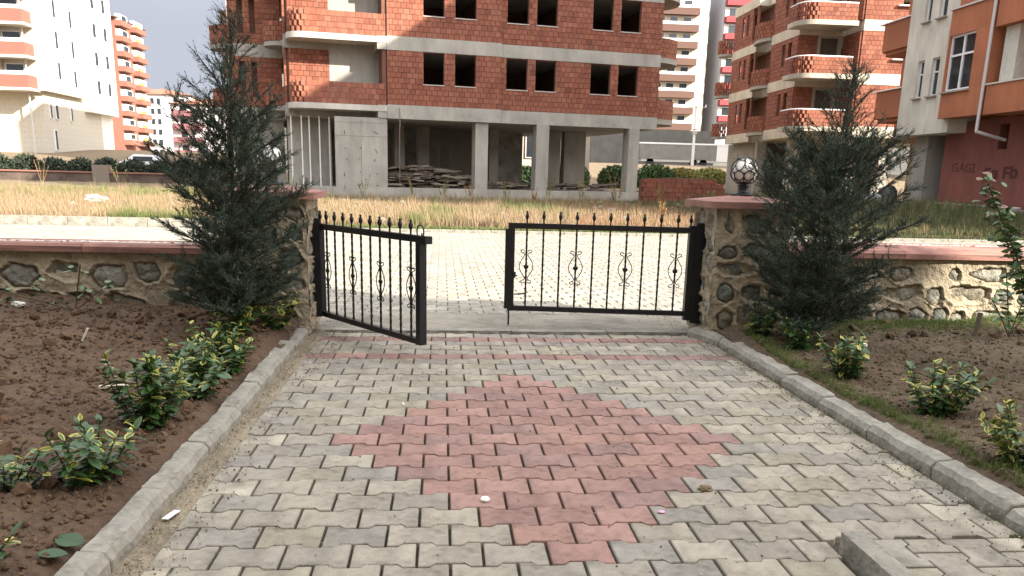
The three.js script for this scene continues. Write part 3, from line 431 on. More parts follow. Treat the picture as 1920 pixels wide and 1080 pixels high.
grassField('dry_grass', 'dry straw-coloured grass on the open field across the street', 60000, 801, () => {
  let X, D; do { D = 17.3 + 24 * Math.pow(R(), 1.25); X = rr(-0.62, 0.66) * D * 1.12 + 0.5; } while ((X > -9 && X < 12 && D > 36.4 + 0.19 * (X + 7)) || X > 16.6);
  const patch = fbm(X * 0.35, D * 0.35, 0, 90, 3), near = D < 17.85 && X > -2.5, green = near || patch > 0.68 || (D > 30 && R() < 0.3) || R() < 0.08 || (X > 9 && R() < 0.6);
  const k = rr(0.7, 1.2), orange = X > 3 && patch < 0.5 && R() < 0.6 ? 1 : 0, h = (near ? 0.09 : 0.16 + 0.26 * R() * R() + (patch > 0.6 ? 0.22 * R() : 0)) * (D > 30 && R() < 0.25 ? 1.5 : 1);
  return { X, D, y: gY(X, D) - 0.01, h, w: rr(0.12, 0.3), c: X > 7.5 && R() < 0.85 ? (R() < 0.35 ? [0.16 * k, 0.13 * k, 0.06 * k] : [0.06 * k, 0.078 * k, 0.026 * k]) : green ? [0.12 * k, 0.145 * k, 0.042 * k] : orange ? [0.27 * k, 0.15 * k, 0.08 * k] : [0.285 * k, 0.205 * k, 0.122 * k] };  // right-hand lot: greener grass, its colour also darkened to deepen the shade there
});
grassField('lawn_grass', 'short green grass in the right flower bed', 5200, 802, i => { let X, D; if (i < 3600) { X = rr(2.7, 5.6); D = 5.88 - 0.55 * R() * R(); } else { X = 2.09 + 0.16 * R() * R() + (R() < 0.3 ? rr(0, 1.4) : 0); D = rr(2.5, 5.6); } const k = rr(0.7, 1.25); return { X, D, y: soilR(X, D) - 0.005, h: rr(0.02, 0.06), w: rr(0.02, 0.05), c: [0.11 * k, 0.15 * k, 0.035 * k] }; });
function weed(label, X, D, h, col, seed, yb) { R = mulberry(seed); const g = thing('tall_weed', label, 'weed', v3(X, yb ?? gY(X, D), -D), 0, 'tall weeds in the field'), wood = [], lf = new Tri(); for (let s = 0; s < 5; s++) { const tip = v3(rr(-0.3, 0.3) * h, h * rr(0.6, 1), rr(-0.3, 0.3) * h); wood.push(rod(v3(rr(-0.05, 0.05), -0.03, 0), tip, 0.008, 4, 0.003)); for (let i = 0; i < 60; i++) { const b = tip.clone().multiplyScalar(0.3 + 0.7 * R()), d = v3(R() - 0.5, R() * 0.6, R() - 0.5).normalize(), e = b.clone().addScaledVector(d, rr(0.05, 0.14)), w = v3(d.z, 0, -d.x).multiplyScalar(0.014), k = rr(0.7, 1.2); lf.tri(b.clone().sub(w), e, b.clone().add(w), col.map(c => c * k)); } } mesh(g, 'stalk', merge(wood), M(0.38, 0.30, 0.16, 0.9)); mesh(g, 'foliage', lf.geo(), new THREE.MeshStandardMaterial({ vertexColors: true, roughness: 0.9, side: THREE.DoubleSide })); }
[[-5.9, 34.2, 1.1, 'yellow weed by the glazed corner of the brick building'], [-1.2, 37.2, 1.2, 'green weed before the concrete plinth near the timber stack'], [1.2, 37.6, 1.0, 'rusty weed before the timber stack'], [2.8, 37.2, 1.1, 'bushy weed left of the pilotis column'], [4.6, 36.9, 1.3, 'broad green weed between two pilotis columns'], [7.6, 36.6, 1.5, 'tall pale weed stalk in front of the pilotis'], [6.2, 37.6, 1.2, 'thin weed beside the middle pilotis column'], [10.2, 31.5, 0.8, 'rusty weed before the brick stack'], [5.3, 20.2, 0.6, 'leafy weed behind the street kerb'], [-3.3, 36.2, 1.1, 'pale weed before the concrete wall panel'], [0.1, 36.4, 1.0, 'green weed at the corner of the wall panel'], [3.6, 33.0, 0.8, 'bushy weed in the field before the first column'], [6.9, 33.5, 0.9, 'yellow weed in the field before the middle column'], [9.4, 36.2, 1.1, 'grey weed left of the brick stack'], [-9.5, 40.5, 1.2, 'tall weed left of the brick building'], [-13, 46, 1.3, 'tall weed in the dry field near the hedge wall'], [-17.5, 48, 1.3, 'leafy weed before the hedge wall pier'], [-22, 49, 1.4, 'broad weed before the hedge wall']].forEach(([x, d, h, l], i) => weed(l, x, d, h, i % 3 === 2 ? [0.34, 0.19, 0.07] : [0.22, 0.23, 0.06], 900 + i));
[[5.9, 8.6, 0.4, 'pale feathery weed behind the right garden wall'], [5.1, 9.6, 0.45, 'dry weed behind the right garden wall']].forEach(([x, d, h, l], i) => weed(l, x, d, h, [0.35, 0.31, 0.12], 940 + i, -0.02));
// ------------------------------------------------------------------ brickwork helper: real bricks, the largest 300 of a building as parts
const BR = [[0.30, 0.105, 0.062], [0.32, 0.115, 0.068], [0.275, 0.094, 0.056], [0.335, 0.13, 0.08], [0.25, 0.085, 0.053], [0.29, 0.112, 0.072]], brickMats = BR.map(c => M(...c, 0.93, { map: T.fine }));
const BW = 0.25, BH = 0.2295, stdBrick = box(1, 1, 1);
class Brickwork {
  constructor(parent, indiv = 300) { this.parent = parent; this.left = indiv; this.list = []; }
  // pos(s) -> [x, z, ry] along the wall; openings [s0, s1, y0, y1]
  run(L, y0, y1, pos, openings = [], { solo = false, bw = BW, depth = 0.1 } = {}) {
    const rows = Math.max(1, Math.round((y1 - y0) / BH)), bh = (y1 - y0) / rows;
    for (let r = 0; r < rows; r++) {
      const ya = y0 + r * bh, yc = ya + bh / 2; let spans = [[0, L]];
      for (const [a, b, c, d] of openings) if (yc > c && yc < d) spans = spans.flatMap(([p, q]) => [[p, Math.min(q, a)], [Math.max(p, b), q]].filter(([m, n]) => n - m > 0.03));
      for (const [p, q] of spans) for (let s = p - ((r & 1) && p === 0 ? bw / 2 : (r & 1) ? bw * 0.4 : 0); s < q - 0.02; s += bw) {
        const a = Math.max(s, p), b = Math.min(s + bw, q); if (b - a < 0.03) continue;
        const [x, z, ry] = pos((a + b) / 2), w = b - a - 0.014, h = bh - 0.014, dz = rr(-0.008, 0.008), k = Math.floor(R() * 6);
        if (solo && this.left > 0) { this.left--; const m = mesh(this.parent, 'brick', stdBrick, brickMats[k], v3(x, yc, z)); m.scale.set(w, h, depth + dz); m.rotation.set(0, ry, rr(-0.006, 0.006)); }
        else { const g = box(w, h, depth + dz); const u = g.attributes.uv, o = R() * 5; for (let i = 0; i < u.count; i++) u.setXY(i, u.getX(i) + o, u.getY(i) + o); g.rotateY(ry); g.translate(x, yc, z); const f = R() < 0.02 ? 0.7 : rr(0.92, 1.08); this.list.push(prep(g, BR[k].map(c => c * f))); }
      }
    }
  }
  done() { if (this.list.length) mesh(this.parent, 'brickwork', mergeGeometries(this.list), mt.bricks).userData.kind = 'stuff'; }
}
const straight = (x0, z) => s => [x0 + s, z, 0];
function rounded(x0, x1, z, depth, r = 0.7) {                                     // a parapet: from the wall out, round the corner at x0, along the front to x1
  const a = depth - r, arc = r * Math.PI / 2, fr = x1 - x0 - r;
  return { L: a + arc + fr, pos: s => s < a ? [x0, z + s, Math.PI / 2] : s < a + arc ? (() => { const t = (s - a) / r; return [x0 + r - r * Math.cos(t), z + a + r * Math.sin(t), Math.PI / 2 - t]; })() : [x0 + r + (s - a - arc), z + depth, 0] };
}
function slabShape(x0, x1, z, depth, y0, y1, r = 0.7) { const s = new THREE.Shape(); s.moveTo(x0, -z); s.lineTo(x1, -z); s.lineTo(x1, -z - depth); s.lineTo(x0 + r, -z - depth); s.absarc(x0 + r, -z - depth + r, r, -Math.PI / 2, -Math.PI, true); s.closePath(); const g = new THREE.ExtrudeGeometry(s, { depth: y1 - y0, bevelEnabled: false, curveSegments: 10 }); g.rotateX(-Math.PI / 2); g.translate(0, y0, 0); return g; }
function win(parent, u0, u1, y0, y1, z, { frame = mt.whiteFrame, cross = true, sill = true, t = 0.06 } = {}) {
  const w = mesh(parent, 'window', merge([b0(u0, u0 + t, y0, y1, z - 0.04, z + 0.03), b0(u1 - t, u1, y0, y1, z - 0.04, z + 0.03), b0(u0 + t, u1 - t, y1 - t, y1, z - 0.04, z + 0.03), b0(u0 + t, u1 - t, y0, y0 + t, z - 0.04, z + 0.03), ...(cross ? [b0(u0 + t, u1 - t, y0 + (y1 - y0) * 0.62, y0 + (y1 - y0) * 0.62 + 0.05, z - 0.035, z + 0.025)] : [])]), frame);
  mesh(w, 'pane', b0(u0 + t - 0.01, u1 - t + 0.01, y0 + t - 0.01, y1 - t + 0.01, z - 0.025, z - 0.012), mt.glass);
  if (sill) mesh(w, 'sill', b0(u0 - 0.05, u1 + 0.05, y0 - 0.05, y0 - 0.004, z - 0.05, z + 0.1), mt.rawConcrete);
}
// ------------------------------------------------------------------ the unfinished brick building
{
  R = mulberry(1001);
  const g = thing('unfinished_building', 'unfinished red brick apartment building on concrete pilotis across the field', 'building', V(-2.43, 0, 39), Math.atan2(2.5, 12.93));
  const bw = new Brickwork(g), L = 13.17, J = 5.2, ZB = -0.22, dep = 12;             // front at z = 0, right part set back to ZB
  const s1 = [3.53, 4.12], s2 = [6.40, 6.98], s3 = [9.27, 9.85], top = 12.2;
  mesh(g, 'plinth', b0(-4.4, 12.9, -0.35, 0.52, -dep, -0.05), mt.rawConcrete); mesh(g, 'wing_base', b0(-6.7, -4.402, -0.35, 3.53, -dep, -5.4), mt.rawConcrete);
  for (const [n, a, b] of [['floor_slab', ...s1], ['floor_slab', ...s2], ['floor_slab', ...s3]]) {
    mesh(g, n, merge([b0(0.0, J, a, b, -2, 0.0), b0(J + 0.002, L, a + 0.01, b - 0.01, -2, ZB), b0(-4.35, -0.004, a, b - 0.02, -dep, -1.35), b0(-0.002, L - 0.01, a + 0.02, b - 0.02, -dep, -2.002)]), mt.rawConcrete);
    mesh(g, 'beam', b0(-0.42, -0.006, a + 0.01, b - 0.03, -1.348, -0.02), mt.rawConcrete);
  }
  mesh(g, 'roof', b0(-4.4, L, top, top + 0.3, -dep, 0), mt.rawConcrete);
  // ground floor: concrete wall panel, columns, recessed glazing
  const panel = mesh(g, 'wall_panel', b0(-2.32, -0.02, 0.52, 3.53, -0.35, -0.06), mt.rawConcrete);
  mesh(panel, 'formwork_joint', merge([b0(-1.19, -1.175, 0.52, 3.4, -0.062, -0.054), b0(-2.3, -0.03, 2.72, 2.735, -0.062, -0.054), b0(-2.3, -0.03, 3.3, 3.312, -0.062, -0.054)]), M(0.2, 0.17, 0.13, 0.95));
  mesh(panel, 'tie_wire', merge([0.6, 1.15, 1.75, 2.2, 2.95].flatMap((y, r) => [-1.9, -1.25, -0.55].map((x, c) => rod(v3(x + rr(-0.08, 0.08), y, -0.06), v3(x + rr(-0.1, 0.12), y + rr(-0.2, 0.1), -0.02), 0.012, 4)))), M(0.08, 0.06, 0.05, 0.8));
  for (const [x, w] of [[4.05, 0.6], [7.0, 0.62], [11.7, 0.55]]) mesh(g, 'column', b0(x, x + w, 0.52, 3.53, -0.85, -0.12), mt.rawConcrete);
  for (const [x, z, w] of [[0.9, -4.4, 0.5], [2.2, -5.2, 0.6], [3.3, -8, 0.6], [5.9, -4.8, 0.5], [8.6, -4.5, 1.1], [10.1, -5, 1.2], [1.2, -9.5, 0.5], [6.4, -9.5, 0.6], [11.9, -9.6, 0.5], [-0.2, -4, 0.4]]) mesh(g, 'column', b0(x, x + w, 0.52, 3.53, z - 0.6, z), mt.rawConcrete);
  mesh(g, 'stair_core', b0(3.3, 6.2, 0.52, 3.53, -11.6, -9.0), mt.rawConcrete); mesh(g, 'infill_wall', merge([b0(1.75, 3.28, 0.52, 3.53, -8.3, -8.0), b0(7.4, 8.8, 0.52, 3.53, -8.9, -8.6), b0(-4.2, -1.2, 0.52, 3.53, -11.9, -11.6)]), mt.concrete);
  const gl = mesh(g, 'recess_wall', b0(-4.3, -2.33, 0.52, 3.53, -2.6, -2.35), mt.rawConcrete);
  for (const x of [-4.2, -3.75, -3.42, -2.98, -2.55]) mesh(gl, 'mullion', b0(x, x + 0.05, 0.52, 3.53, -0.75, -0.68), M(0.62, 0.6, 0.55, 0.7));
  // brick fronts
  const Wn = [[1.62, 2.55], [3.05, 4.0], [5.5, 6.5], [6.9, 7.88], [9.62, 10.62], [11.03, 12.03]];
  const floors = [[s1[1], s2[0], 5.03, 6.36], [s2[1], s3[0], 7.88, 9.24], [s3[1], top, 10.75, 12.1]];
  floors.forEach(([ya, yb, wa, wb], f) => {
    const op = Wn.map(([a, b]) => [a, b, wa, wb]);
    bw.run(J - 0.0, ya, yb, straight(0, -0.06), op.filter(o => o[0] < J), { solo: f === 0 });
    bw.run(L - J, ya, yb, s => [J + s, ZB - 0.06, 0], op.filter(o => o[0] > J).map(o => [o[0] - J, o[1] - J, o[2], o[3]]), { solo: f === 0 });
    // backing wall with the same openings
    const back = []; const seg = (a, b, y0, y1, z) => back.push(b0(a, b, y0, y1, z - 0.22, z - 0.085));
    for (const [A, Bx, z] of [[0.01, J, 0], [J, L - 0.01, ZB]]) { let x = A; for (const [a, b] of Wn.filter(w => w[0] >= A && w[1] <= Bx)) { seg(x, a, ya, yb, z); seg(a, b, ya, wa, z); seg(a, b, wb, yb, z); x = b; } seg(x, Bx, ya, yb, z); }
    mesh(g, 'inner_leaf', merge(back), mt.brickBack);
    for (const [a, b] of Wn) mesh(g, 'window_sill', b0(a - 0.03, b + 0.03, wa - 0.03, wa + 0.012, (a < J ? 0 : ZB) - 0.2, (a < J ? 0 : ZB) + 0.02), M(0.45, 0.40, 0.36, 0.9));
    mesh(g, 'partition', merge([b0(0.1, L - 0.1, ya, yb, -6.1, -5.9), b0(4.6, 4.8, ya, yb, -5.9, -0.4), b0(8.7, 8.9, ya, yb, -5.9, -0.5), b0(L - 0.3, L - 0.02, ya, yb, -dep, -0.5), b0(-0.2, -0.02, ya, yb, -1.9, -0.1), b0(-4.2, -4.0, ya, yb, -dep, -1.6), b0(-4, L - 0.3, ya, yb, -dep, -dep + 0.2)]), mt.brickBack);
    // recessed balcony: brick and concrete back wall, curved brick parapet
    bw.run(1.75, ya, yb, s => [-4.15 + s, -1.40, 0], [], { solo: f === 0 });
    mesh(g, 'balcony_wall', b0(-2.4, -0.2, ya, yb, -1.62, -1.36), mt.rawConcrete);
    const sl = slabShape(-4.25, -0.012, -1.3, 1.3, ya - 0.30, ya - 0.06, 0.75); mesh(g, 'balcony_slab', sl, M(0.55, 0.52, 0.46, 0.93, { map: T.streak }));
    const pr = rounded(-4.12, -0.05, -1.3, 1.22, 0.7); bw.run(pr.L, ya - 0.06, ya + 0.86, pr.pos, [], { solo: f === 0, bw: 0.24 });
    // left side wall with slit openings and a curved balcony further back
    bw.run(2.6, ya, yb, s => [-4.3, -1.5 - s, -Math.PI / 2], [[0.5, 0.8, ya + 0.6, yb - 0.2], [1.1, 1.4, ya + 0.6, yb - 0.2]]);
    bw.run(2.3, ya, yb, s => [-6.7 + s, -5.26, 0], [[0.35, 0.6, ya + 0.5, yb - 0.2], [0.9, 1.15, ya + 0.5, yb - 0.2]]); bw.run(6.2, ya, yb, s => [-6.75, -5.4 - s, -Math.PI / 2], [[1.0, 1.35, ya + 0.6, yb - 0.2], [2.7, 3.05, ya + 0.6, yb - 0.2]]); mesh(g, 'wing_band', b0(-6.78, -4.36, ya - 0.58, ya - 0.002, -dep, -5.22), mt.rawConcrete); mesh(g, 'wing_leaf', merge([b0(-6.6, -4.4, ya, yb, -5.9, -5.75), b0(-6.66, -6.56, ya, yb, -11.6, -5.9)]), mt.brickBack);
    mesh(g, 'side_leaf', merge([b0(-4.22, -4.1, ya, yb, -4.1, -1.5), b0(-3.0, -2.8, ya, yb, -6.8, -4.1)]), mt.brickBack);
    const cs = new THREE.CylinderGeometry(1.35, 1.35, 0.2, 24, 1, false, Math.PI, Math.PI); cs.scale(0.62, 1, 0.62); cs.translate(-4.35, ya - 0.12, -4.35); mesh(g, 'balcony_slab', cs, mt.rawConcrete);
    bw.run(0.8 * Math.PI * 0.98, ya, ya + 0.85, s => { const t = s / 0.8; return [-4.35 - 0.8 * Math.sin(t), -4.35 + 0.8 * Math.cos(t), -t]; }); const cw = new THREE.CylinderGeometry(0.95, 0.95, 0.2, 20, 1, false, Math.PI, Math.PI); cw.translate(-6.75, ya - 0.12, -6.6); mesh(g, 'balcony_slab', cw, mt.rawConcrete); bw.run(0.9 * Math.PI * 0.98, ya, ya + 0.85, s => { const t = s / 0.9; return [-6.75 - 0.9 * Math.sin(t), -6.6 + 0.9 * Math.cos(t), -t]; });
    // right side: round brick balcony
    const cr = new THREE.CylinderGeometry(1.75, 1.75, 0.24, 24, 1, false, 0, Math.PI); cr.translate(L - 0.05, ya - 0.16, -2.4); mesh(g, 'balcony_slab', cr, mt.rawConcrete);
    bw.run(1.68 * Math.PI * 0.98, ya - 0.04, ya + 0.86, s => { const t = s / 1.68; return [L - 0.05 + 1.68 * Math.sin(t), -2.4 + 1.68 * Math.cos(t), t]; });
    bw.run(11.2, ya, yb, s => [L - 0.05, -0.3 - s, Math.PI / 2], [[1.2, 3.0, ya, yb - 0.3]]);
  });
  mesh(g, 'starter_bar', merge([rod(v3(0.55, 3.2, 0.02), v3(0.52, 4.0, 0.05), 0.016, 4), rod(v3(0.56, 0.6, -0.3), v3(0.53, 3.3, 0.0), 0.014, 4)]), M(0.28, 0.2, 0.16, 0.8));
  bw.done();
  // stacked formwork timber under the building
  const tp = thing('timber_stack', 'dark stack of old formwork boards under the brick building', 'timber', null); tp.position.copy(g.position); tp.rotation.copy(g.rotation);
  for (let i = 0; i < 290; i++) { const right = i > 215, x = right ? rr(4.9, 11.6) : rr(0.1, 4.3), h = right ? rr(0, 0.3) : rr(0, 1.0) * (0.75 + 0.25 * Math.sin(x)), m = mesh(tp, 'board', stdBrick, [mt.wood, M(0.13, 0.105, 0.085, 0.9), M(0.28, 0.24, 0.19, 0.9)][i % 3 && i % 3], v3(x, 0.56 + h, -1.5 - rr(0, 1.6) * (1 - h * 0.6))); m.scale.set(rr(0.35, 1.5), rr(0.035, 0.09), rr(0.1, 0.25)); m.rotation.set(rr(-0.1, 0.1), rr(-0.9, 0.9), rr(-0.13, 0.13)); }
}
{ // loose stack of bricks beside the building
  R = mulberry(1101); const g = thing('brick_stack', 'low stack of red bricks beside the unfinished building', 'bricks', V(8.9, 0.02, 37.6), 0.05);
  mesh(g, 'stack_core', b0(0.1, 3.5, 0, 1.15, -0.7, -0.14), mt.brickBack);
  for (let r = 0; r < 6; r++) for (let k = 0, x = (r & 1) ? 0.08 : 0; x < 3.9 - Math.max(0, r - 2) * 0.18; k++) { const w = R() < 0.35 ? 0.2 : 0.29, m = mesh(g, 'brick', stdBrick, brickMats[[0, 2, 4, 2, 4, 5][Math.floor(R() * 6)]], v3(x + w / 2, 0.1 + r * 0.2, rr(-0.03, 0.02))); m.scale.set(w - 0.012, 0.19, 0.24); m.rotation.y = rr(-0.04, 0.04); x += w; }
  mesh(g, 'cover_board', box(2.3, 0.03, 0.7, 2.2, 1.235, -0.3, 0, 0.01), mt.wood);
}
// ------------------------------------------------------------------ the second brick building, right of the field
{
  R = mulberry(1201);
  const g = thing('second_brick_building', 'second unfinished brick building with curved balconies, behind the right conifer', 'building', V(0, 0, 45)), bw = new Brickwork(g), X0 = 19.4, XR = 22.0, XE = 31;
  const fl = [[3.66, 4.22], [6.35, 6.91], [9.02, 9.56], [11.7, 12.25]];
  mesh(g, 'ground_floor_wall', merge([b0(X0 + 0.6, XE, 0, 3.66, -14, -12.5), b0(XR + 3, XR + 3.3, 0, 3.66, -12.5, -3), b0(X0 + 0.6, X0 + 0.9, 0, 3.66, -12.5, -9)]), mt.rawConcrete); for (const [x, z] of [[X0 + 0.3, -2.6], [X0 + 0.3, -7.6], [XR + 0.2, -0.6], [XR + 4, -0.6], [XR + 0.2, -5]]) mesh(g, 'column', b0(x, x + 0.6, 0, 3.66, z - 0.5, z), mt.rawConcrete);
  fl.forEach(([a, b], f) => {
    mesh(g, 'floor_slab', merge([b0(XR, XE, a, b, -14, 0.02), b0(X0 - 0.02, XR - 0.003, a, b, -6.0, -1.98), b0(X0 - 0.02, XR - 0.003, a, b, -13.0, -8.5), b0(X0 + 0.6, XR - 0.003, a, b, -8.498, -6.002)]), M(0.60, 0.55, 0.44, 0.92, { map: T.streak }));
    if (f === 3) return; const ya = b, yb = fl[f + 1][0];
    bw.run(XE - XR, ya, yb, straight(XR, -0.06), [[2.0, 3.3, ya + 0.75, yb - 0.15]], { solo: f > 0 });
    bw.run(1.9, ya, yb, s => [XR - 0.06, -0.06 - s, -Math.PI / 2], [], { solo: f > 0 });
    bw.run(1.0, ya, yb, s => [X0 + 0.05 + s, -2.06, 0], [], { solo: true });
    bw.run(3.9, ya, yb, s => [X0 + 0.05, -2.1 - s, -Math.PI / 2], [[0.9, 1.35, ya + 0.7, yb - 0.25], [1.75, 2.2, ya + 0.7, yb - 0.25]], { solo: true });
    bw.run(4.3, ya, yb, s => [X0 + 0.05, -8.6 - s, -Math.PI / 2], [[0.2, 0.9, ya + 0.3, yb - 0.1], [1.6, 2.0, ya + 0.7, yb - 0.25], [2.4, 2.8, ya + 0.7, yb - 0.25]]);
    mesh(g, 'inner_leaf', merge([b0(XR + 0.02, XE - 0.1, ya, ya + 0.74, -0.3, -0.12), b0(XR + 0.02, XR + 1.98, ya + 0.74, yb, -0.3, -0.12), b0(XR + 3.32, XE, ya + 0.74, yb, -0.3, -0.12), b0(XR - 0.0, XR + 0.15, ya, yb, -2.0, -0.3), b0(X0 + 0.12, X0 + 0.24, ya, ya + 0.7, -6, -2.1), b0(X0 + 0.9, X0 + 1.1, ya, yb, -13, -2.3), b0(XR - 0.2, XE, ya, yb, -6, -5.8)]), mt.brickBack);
    mesh(g, 'balcony_wall', merge([b0(X0 + 1.07, X0 + 1.25, ya, yb, -2.3, -2.06), b0(X0 + 2.25, XR - 0.14, ya, yb, -2.3, -2.06), b0(X0 + 1.25, X0 + 2.25, ya + 2.0, yb, -2.3, -2.06)]), M(0.36, 0.33, 0.28, 0.92));
    mesh(g, 'balcony_door', b0(X0 + 1.25, X0 + 2.25, ya, ya + 2.0, -2.28, -2.2), M(0.10, 0.085, 0.065, 0.9));
    mesh(g, 'balcony_slab', slabShape(X0 - 0.75, XR - 0.25, -2, 1.9, ya - 0.3, ya - 0.06, 0.9), M(0.50, 0.46, 0.38, 0.92, { map: T.streak }));
    const pr = rounded(X0 - 0.65, XR - 0.32, -2, 1.8, 0.85); bw.run(pr.L, ya - 0.06, ya + 0.78, pr.pos, [], { solo: true });
    mesh(g, 'parapet_capping', (() => { const p = []; for (let s = 0; s <= 14; s++) { const q = pr.pos(pr.L * s / 14); p.push(v3(q[0], ya + 0.81, q[1])); } return tube(p, 0.045, 40, 6); })(), mt.metalBand);
    // bulging side balcony in the dark recess
    bw.run(2.7, ya - 0.05, ya + 0.85, s => { const t = s / 2.7 * Math.PI; return [X0 + 0.1 - 0.55 * Math.sin(t), -6.0 - 1.25 + 1.25 * Math.cos(t), -Math.PI / 2 + 0.7 * Math.cos(t)]; });
    mesh(g, 'side_slab', (() => { const c = new THREE.CylinderGeometry(1.28, 1.28, 0.2, 20, 1, false, Math.PI, Math.PI); c.scale(0.45, 1, 1); c.translate(X0 + 0.1, ya - 0.15, -7.25); return c; })(), mt.rawConcrete);
    bw.run(1.9, ya - 0.05, ya + 0.8, s => { const t = s / 1.9 * Math.PI; return [X0 - 0.75 * Math.sin(t), -13.0 - 0.6 + 0.6 * Math.cos(t), -Math.PI / 2 + 0.8 * Math.cos(t)]; });
    mesh(g, 'side_slab', (() => { const c = new THREE.CylinderGeometry(0.65, 0.65, 0.16, 16, 1, false, Math.PI, Math.PI); c.scale(1.2, 1, 1); c.translate(X0, ya - 0.13, -13.6); return c; })(), mt.rawConcrete);
    mesh(g, 'window_ledge', b0(XR + 1.7, XR + 2.6, ya + 0.7, ya + 0.76, -0.1, 0.18), mt.whiteFrame);
  });
  bw.done();
}
// ------------------------------------------------------------------ orange and cream apartment house at the right
{
  R = mulberry(1301);
  const g = thing('orange_apartment_house', 'orange and cream plastered apartment house with white windows at the right', 'building', V(18.5, 0, 34), -Math.PI / 2);   // local x runs towards the camera
  const TOP = 21.4;
  mesh(g, 'ground_floor_wall', merge([b0(2.35, 5.5, 0.2, 3.5, -6, -0.75), b0(5.5, 6.0, 0.2, 2.45, -6, -0.75), b0(5.5, 6.0, 3.3, 3.5, -6, -0.75), b0(5.5, 6.0, 2.45, 3.3, -6, -1.6), b0(6.0, 22, 0.2, 3.5, -6, -0.75), b0(0, 2.35, 0.2, 3.5, -9, -1.9)]), mt.redPaint);
  mesh(g, 'entrance_pier', b0(0.5, 1.45, 0.2, 3.1, -1.9, -0.6), M(0.33, 0.31, 0.27, 0.9, { map: T.streak }));
  mesh(g, 'plinth', b0(-0.3, 22, -0.1, 0.46, -7, 0.35), mt.concrete);
  mesh(g, 'base_pipe', rod(v3(2.3, 0.52, -0.6), v3(7.4, 0.5, -0.6), 0.045, 10), mt.pipe);
  const wins = [[1.0, 1.45], [1.97, 2.49]], holes = [];
  const body = []; let x = 0; const ys = [3.1, 4.49, 5.86, 7.27, 8.64, 10.05, 11.42, 12.83, 14.2, 15.6, 17.0, TOP];
  for (const [a, b] of wins) { body.push(b0(x, a, 3.1, TOP, -9, 0)); for (let k = 0; k + 1 < ys.length; k += 2) body.push(b0(a, b, ys[k], ys[k + 1] ?? TOP, -9, 0)); for (let k = 1; k + 1 < ys.length; k += 2) body.push(b0(a, b, ys[k], ys[k + 1], -9, -0.22)); x = b; }
  body.push(b0(x, 3.55, 3.1, TOP, -9, 0)); mesh(g, 'cream_wall', merge(body), mt.cream);
  for (const [a, b] of wins) for (let k = 1; k < 8; k += 2) { win(g, a + 0.005, b - 0.005, ys[k], ys[k + 1], -0.13, { t: 0.055 }); mesh(g, 'sill', b0(a - 0.08, b + 0.08, ys[k] - 0.05, ys[k] - 0.003, -0.05, 0.1), M(0.30, 0.26, 0.22, 0.9)); }
  mesh(g, 'orange_bay', merge([b0(3.32, 5.75, 3.57, 4.5, -0.3, 0.28), b0(3.32, 3.42, 4.5, 6.4, -0.3, 0.28), b0(4.95, 5.75, 4.5, 6.4, -0.3, 0.28), b0(3.32, 5.75, 6.4, 7.28, -0.3, 0.28), b0(3.32, 5.75, 7.34, TOP, -0.3, 0.02), b0(3.552, 22, 3.5, TOP, -9, -1.2)]), mt.orangePaint);
  mesh(g, 'ledge', b0(3.26, 5.78, 7.283, 7.337, -0.3, 0.34), M(0.6, 0.58, 0.55, 0.8));
  const bigw = mesh(g, 'window', merge([b0(3.42, 3.49, 4.5, 6.4, 0.1, 0.2), b0(4.88, 4.95, 4.5, 6.4, 0.1, 0.2), b0(4.15, 4.23, 4.56, 6.34, 0.1, 0.2), b0(3.49, 4.88, 6.33, 6.4, 0.1, 0.2), b0(3.49, 4.88, 4.5, 4.57, 0.1, 0.2), b0(3.49, 4.15, 5.68, 5.75, 0.1, 0.2), b0(4.23, 4.88, 5.68, 5.75, 0.1, 0.2)]), mt.whiteFrame);
  for (const [a, b, c, d] of [[3.49, 4.15, 4.57, 5.68], [4.23, 4.88, 4.57, 5.68], [3.49, 4.15, 5.75, 6.33], [4.23, 4.88, 5.75, 6.33]]) mesh(bigw, 'pane', b0(a, b, c, d, 0.13, 0.145), mt.glass);
  mesh(g, 'bay_sill', b0(3.3, 5.0, 4.44, 4.497, 0.28, 0.36), mt.rawConcrete);
  mesh(g, 'drainpipe', merge([rod(v3(5.8, 3.0, 0.3), v3(5.8, 12, 0.3), 0.055, 10), rod(v3(5.8, 3.0, 0.3), v3(5.95, 2.75, -0.7), 0.055, 10)]), mt.pipe);
  for (let f = 0; f < 5; f++) { const y = 3.55 + f * 2.78; mesh(g, 'balcony', merge([b0(5.9, 11.5, y, y + 0.95, 0.1, 0.24), b0(5.9, 11.5, y, y + 0.14, -1.2, 0.1)]), mt.orangePaint); mesh(g, 'balcony_pier', b0(6.05, 6.75, y + 0.952, y + 2.775, -1.19, -0.05), mt.whitePlaster); mesh(g, 'balcony_ledge', b0(5.86, 11.5, y + 0.952, y + 1.0, 0.06, 0.28), M(0.6, 0.57, 0.5, 0.9)); }
  for (let k = 0; k < 2; k++) { const y = [3.9, 6.6][k]; const p = rounded(-2.4, -0.02, -1.6, 1.5, 0.6); mesh(g, 'rear_balcony', (() => { const list = []; for (let i = 0; i < 24; i++) { const q = p.pos(p.L * (i + 0.5) / 24); list.push(box(p.L / 24 + 0.02, 1.1, 0.12, 0, 0, 0, q[2]).translate(q[0], y + 0.55, q[1])); } list.push(slabShape(-2.38, -0.02, -1.6, 1.45, y - 0.15, y, 0.6)); return merge(list); })(), mt.orangePaint); mesh(g, 'rear_ledge', b0(-2.45, -0.02, y + 1.102, y + 1.14, -0.3, 0.02), mt.whiteFrame); }
  mesh(g, 'rear_wall', b0(-3.2, -0.03, 3.0, 9.0, -9, -1.62), mt.orangePaint);
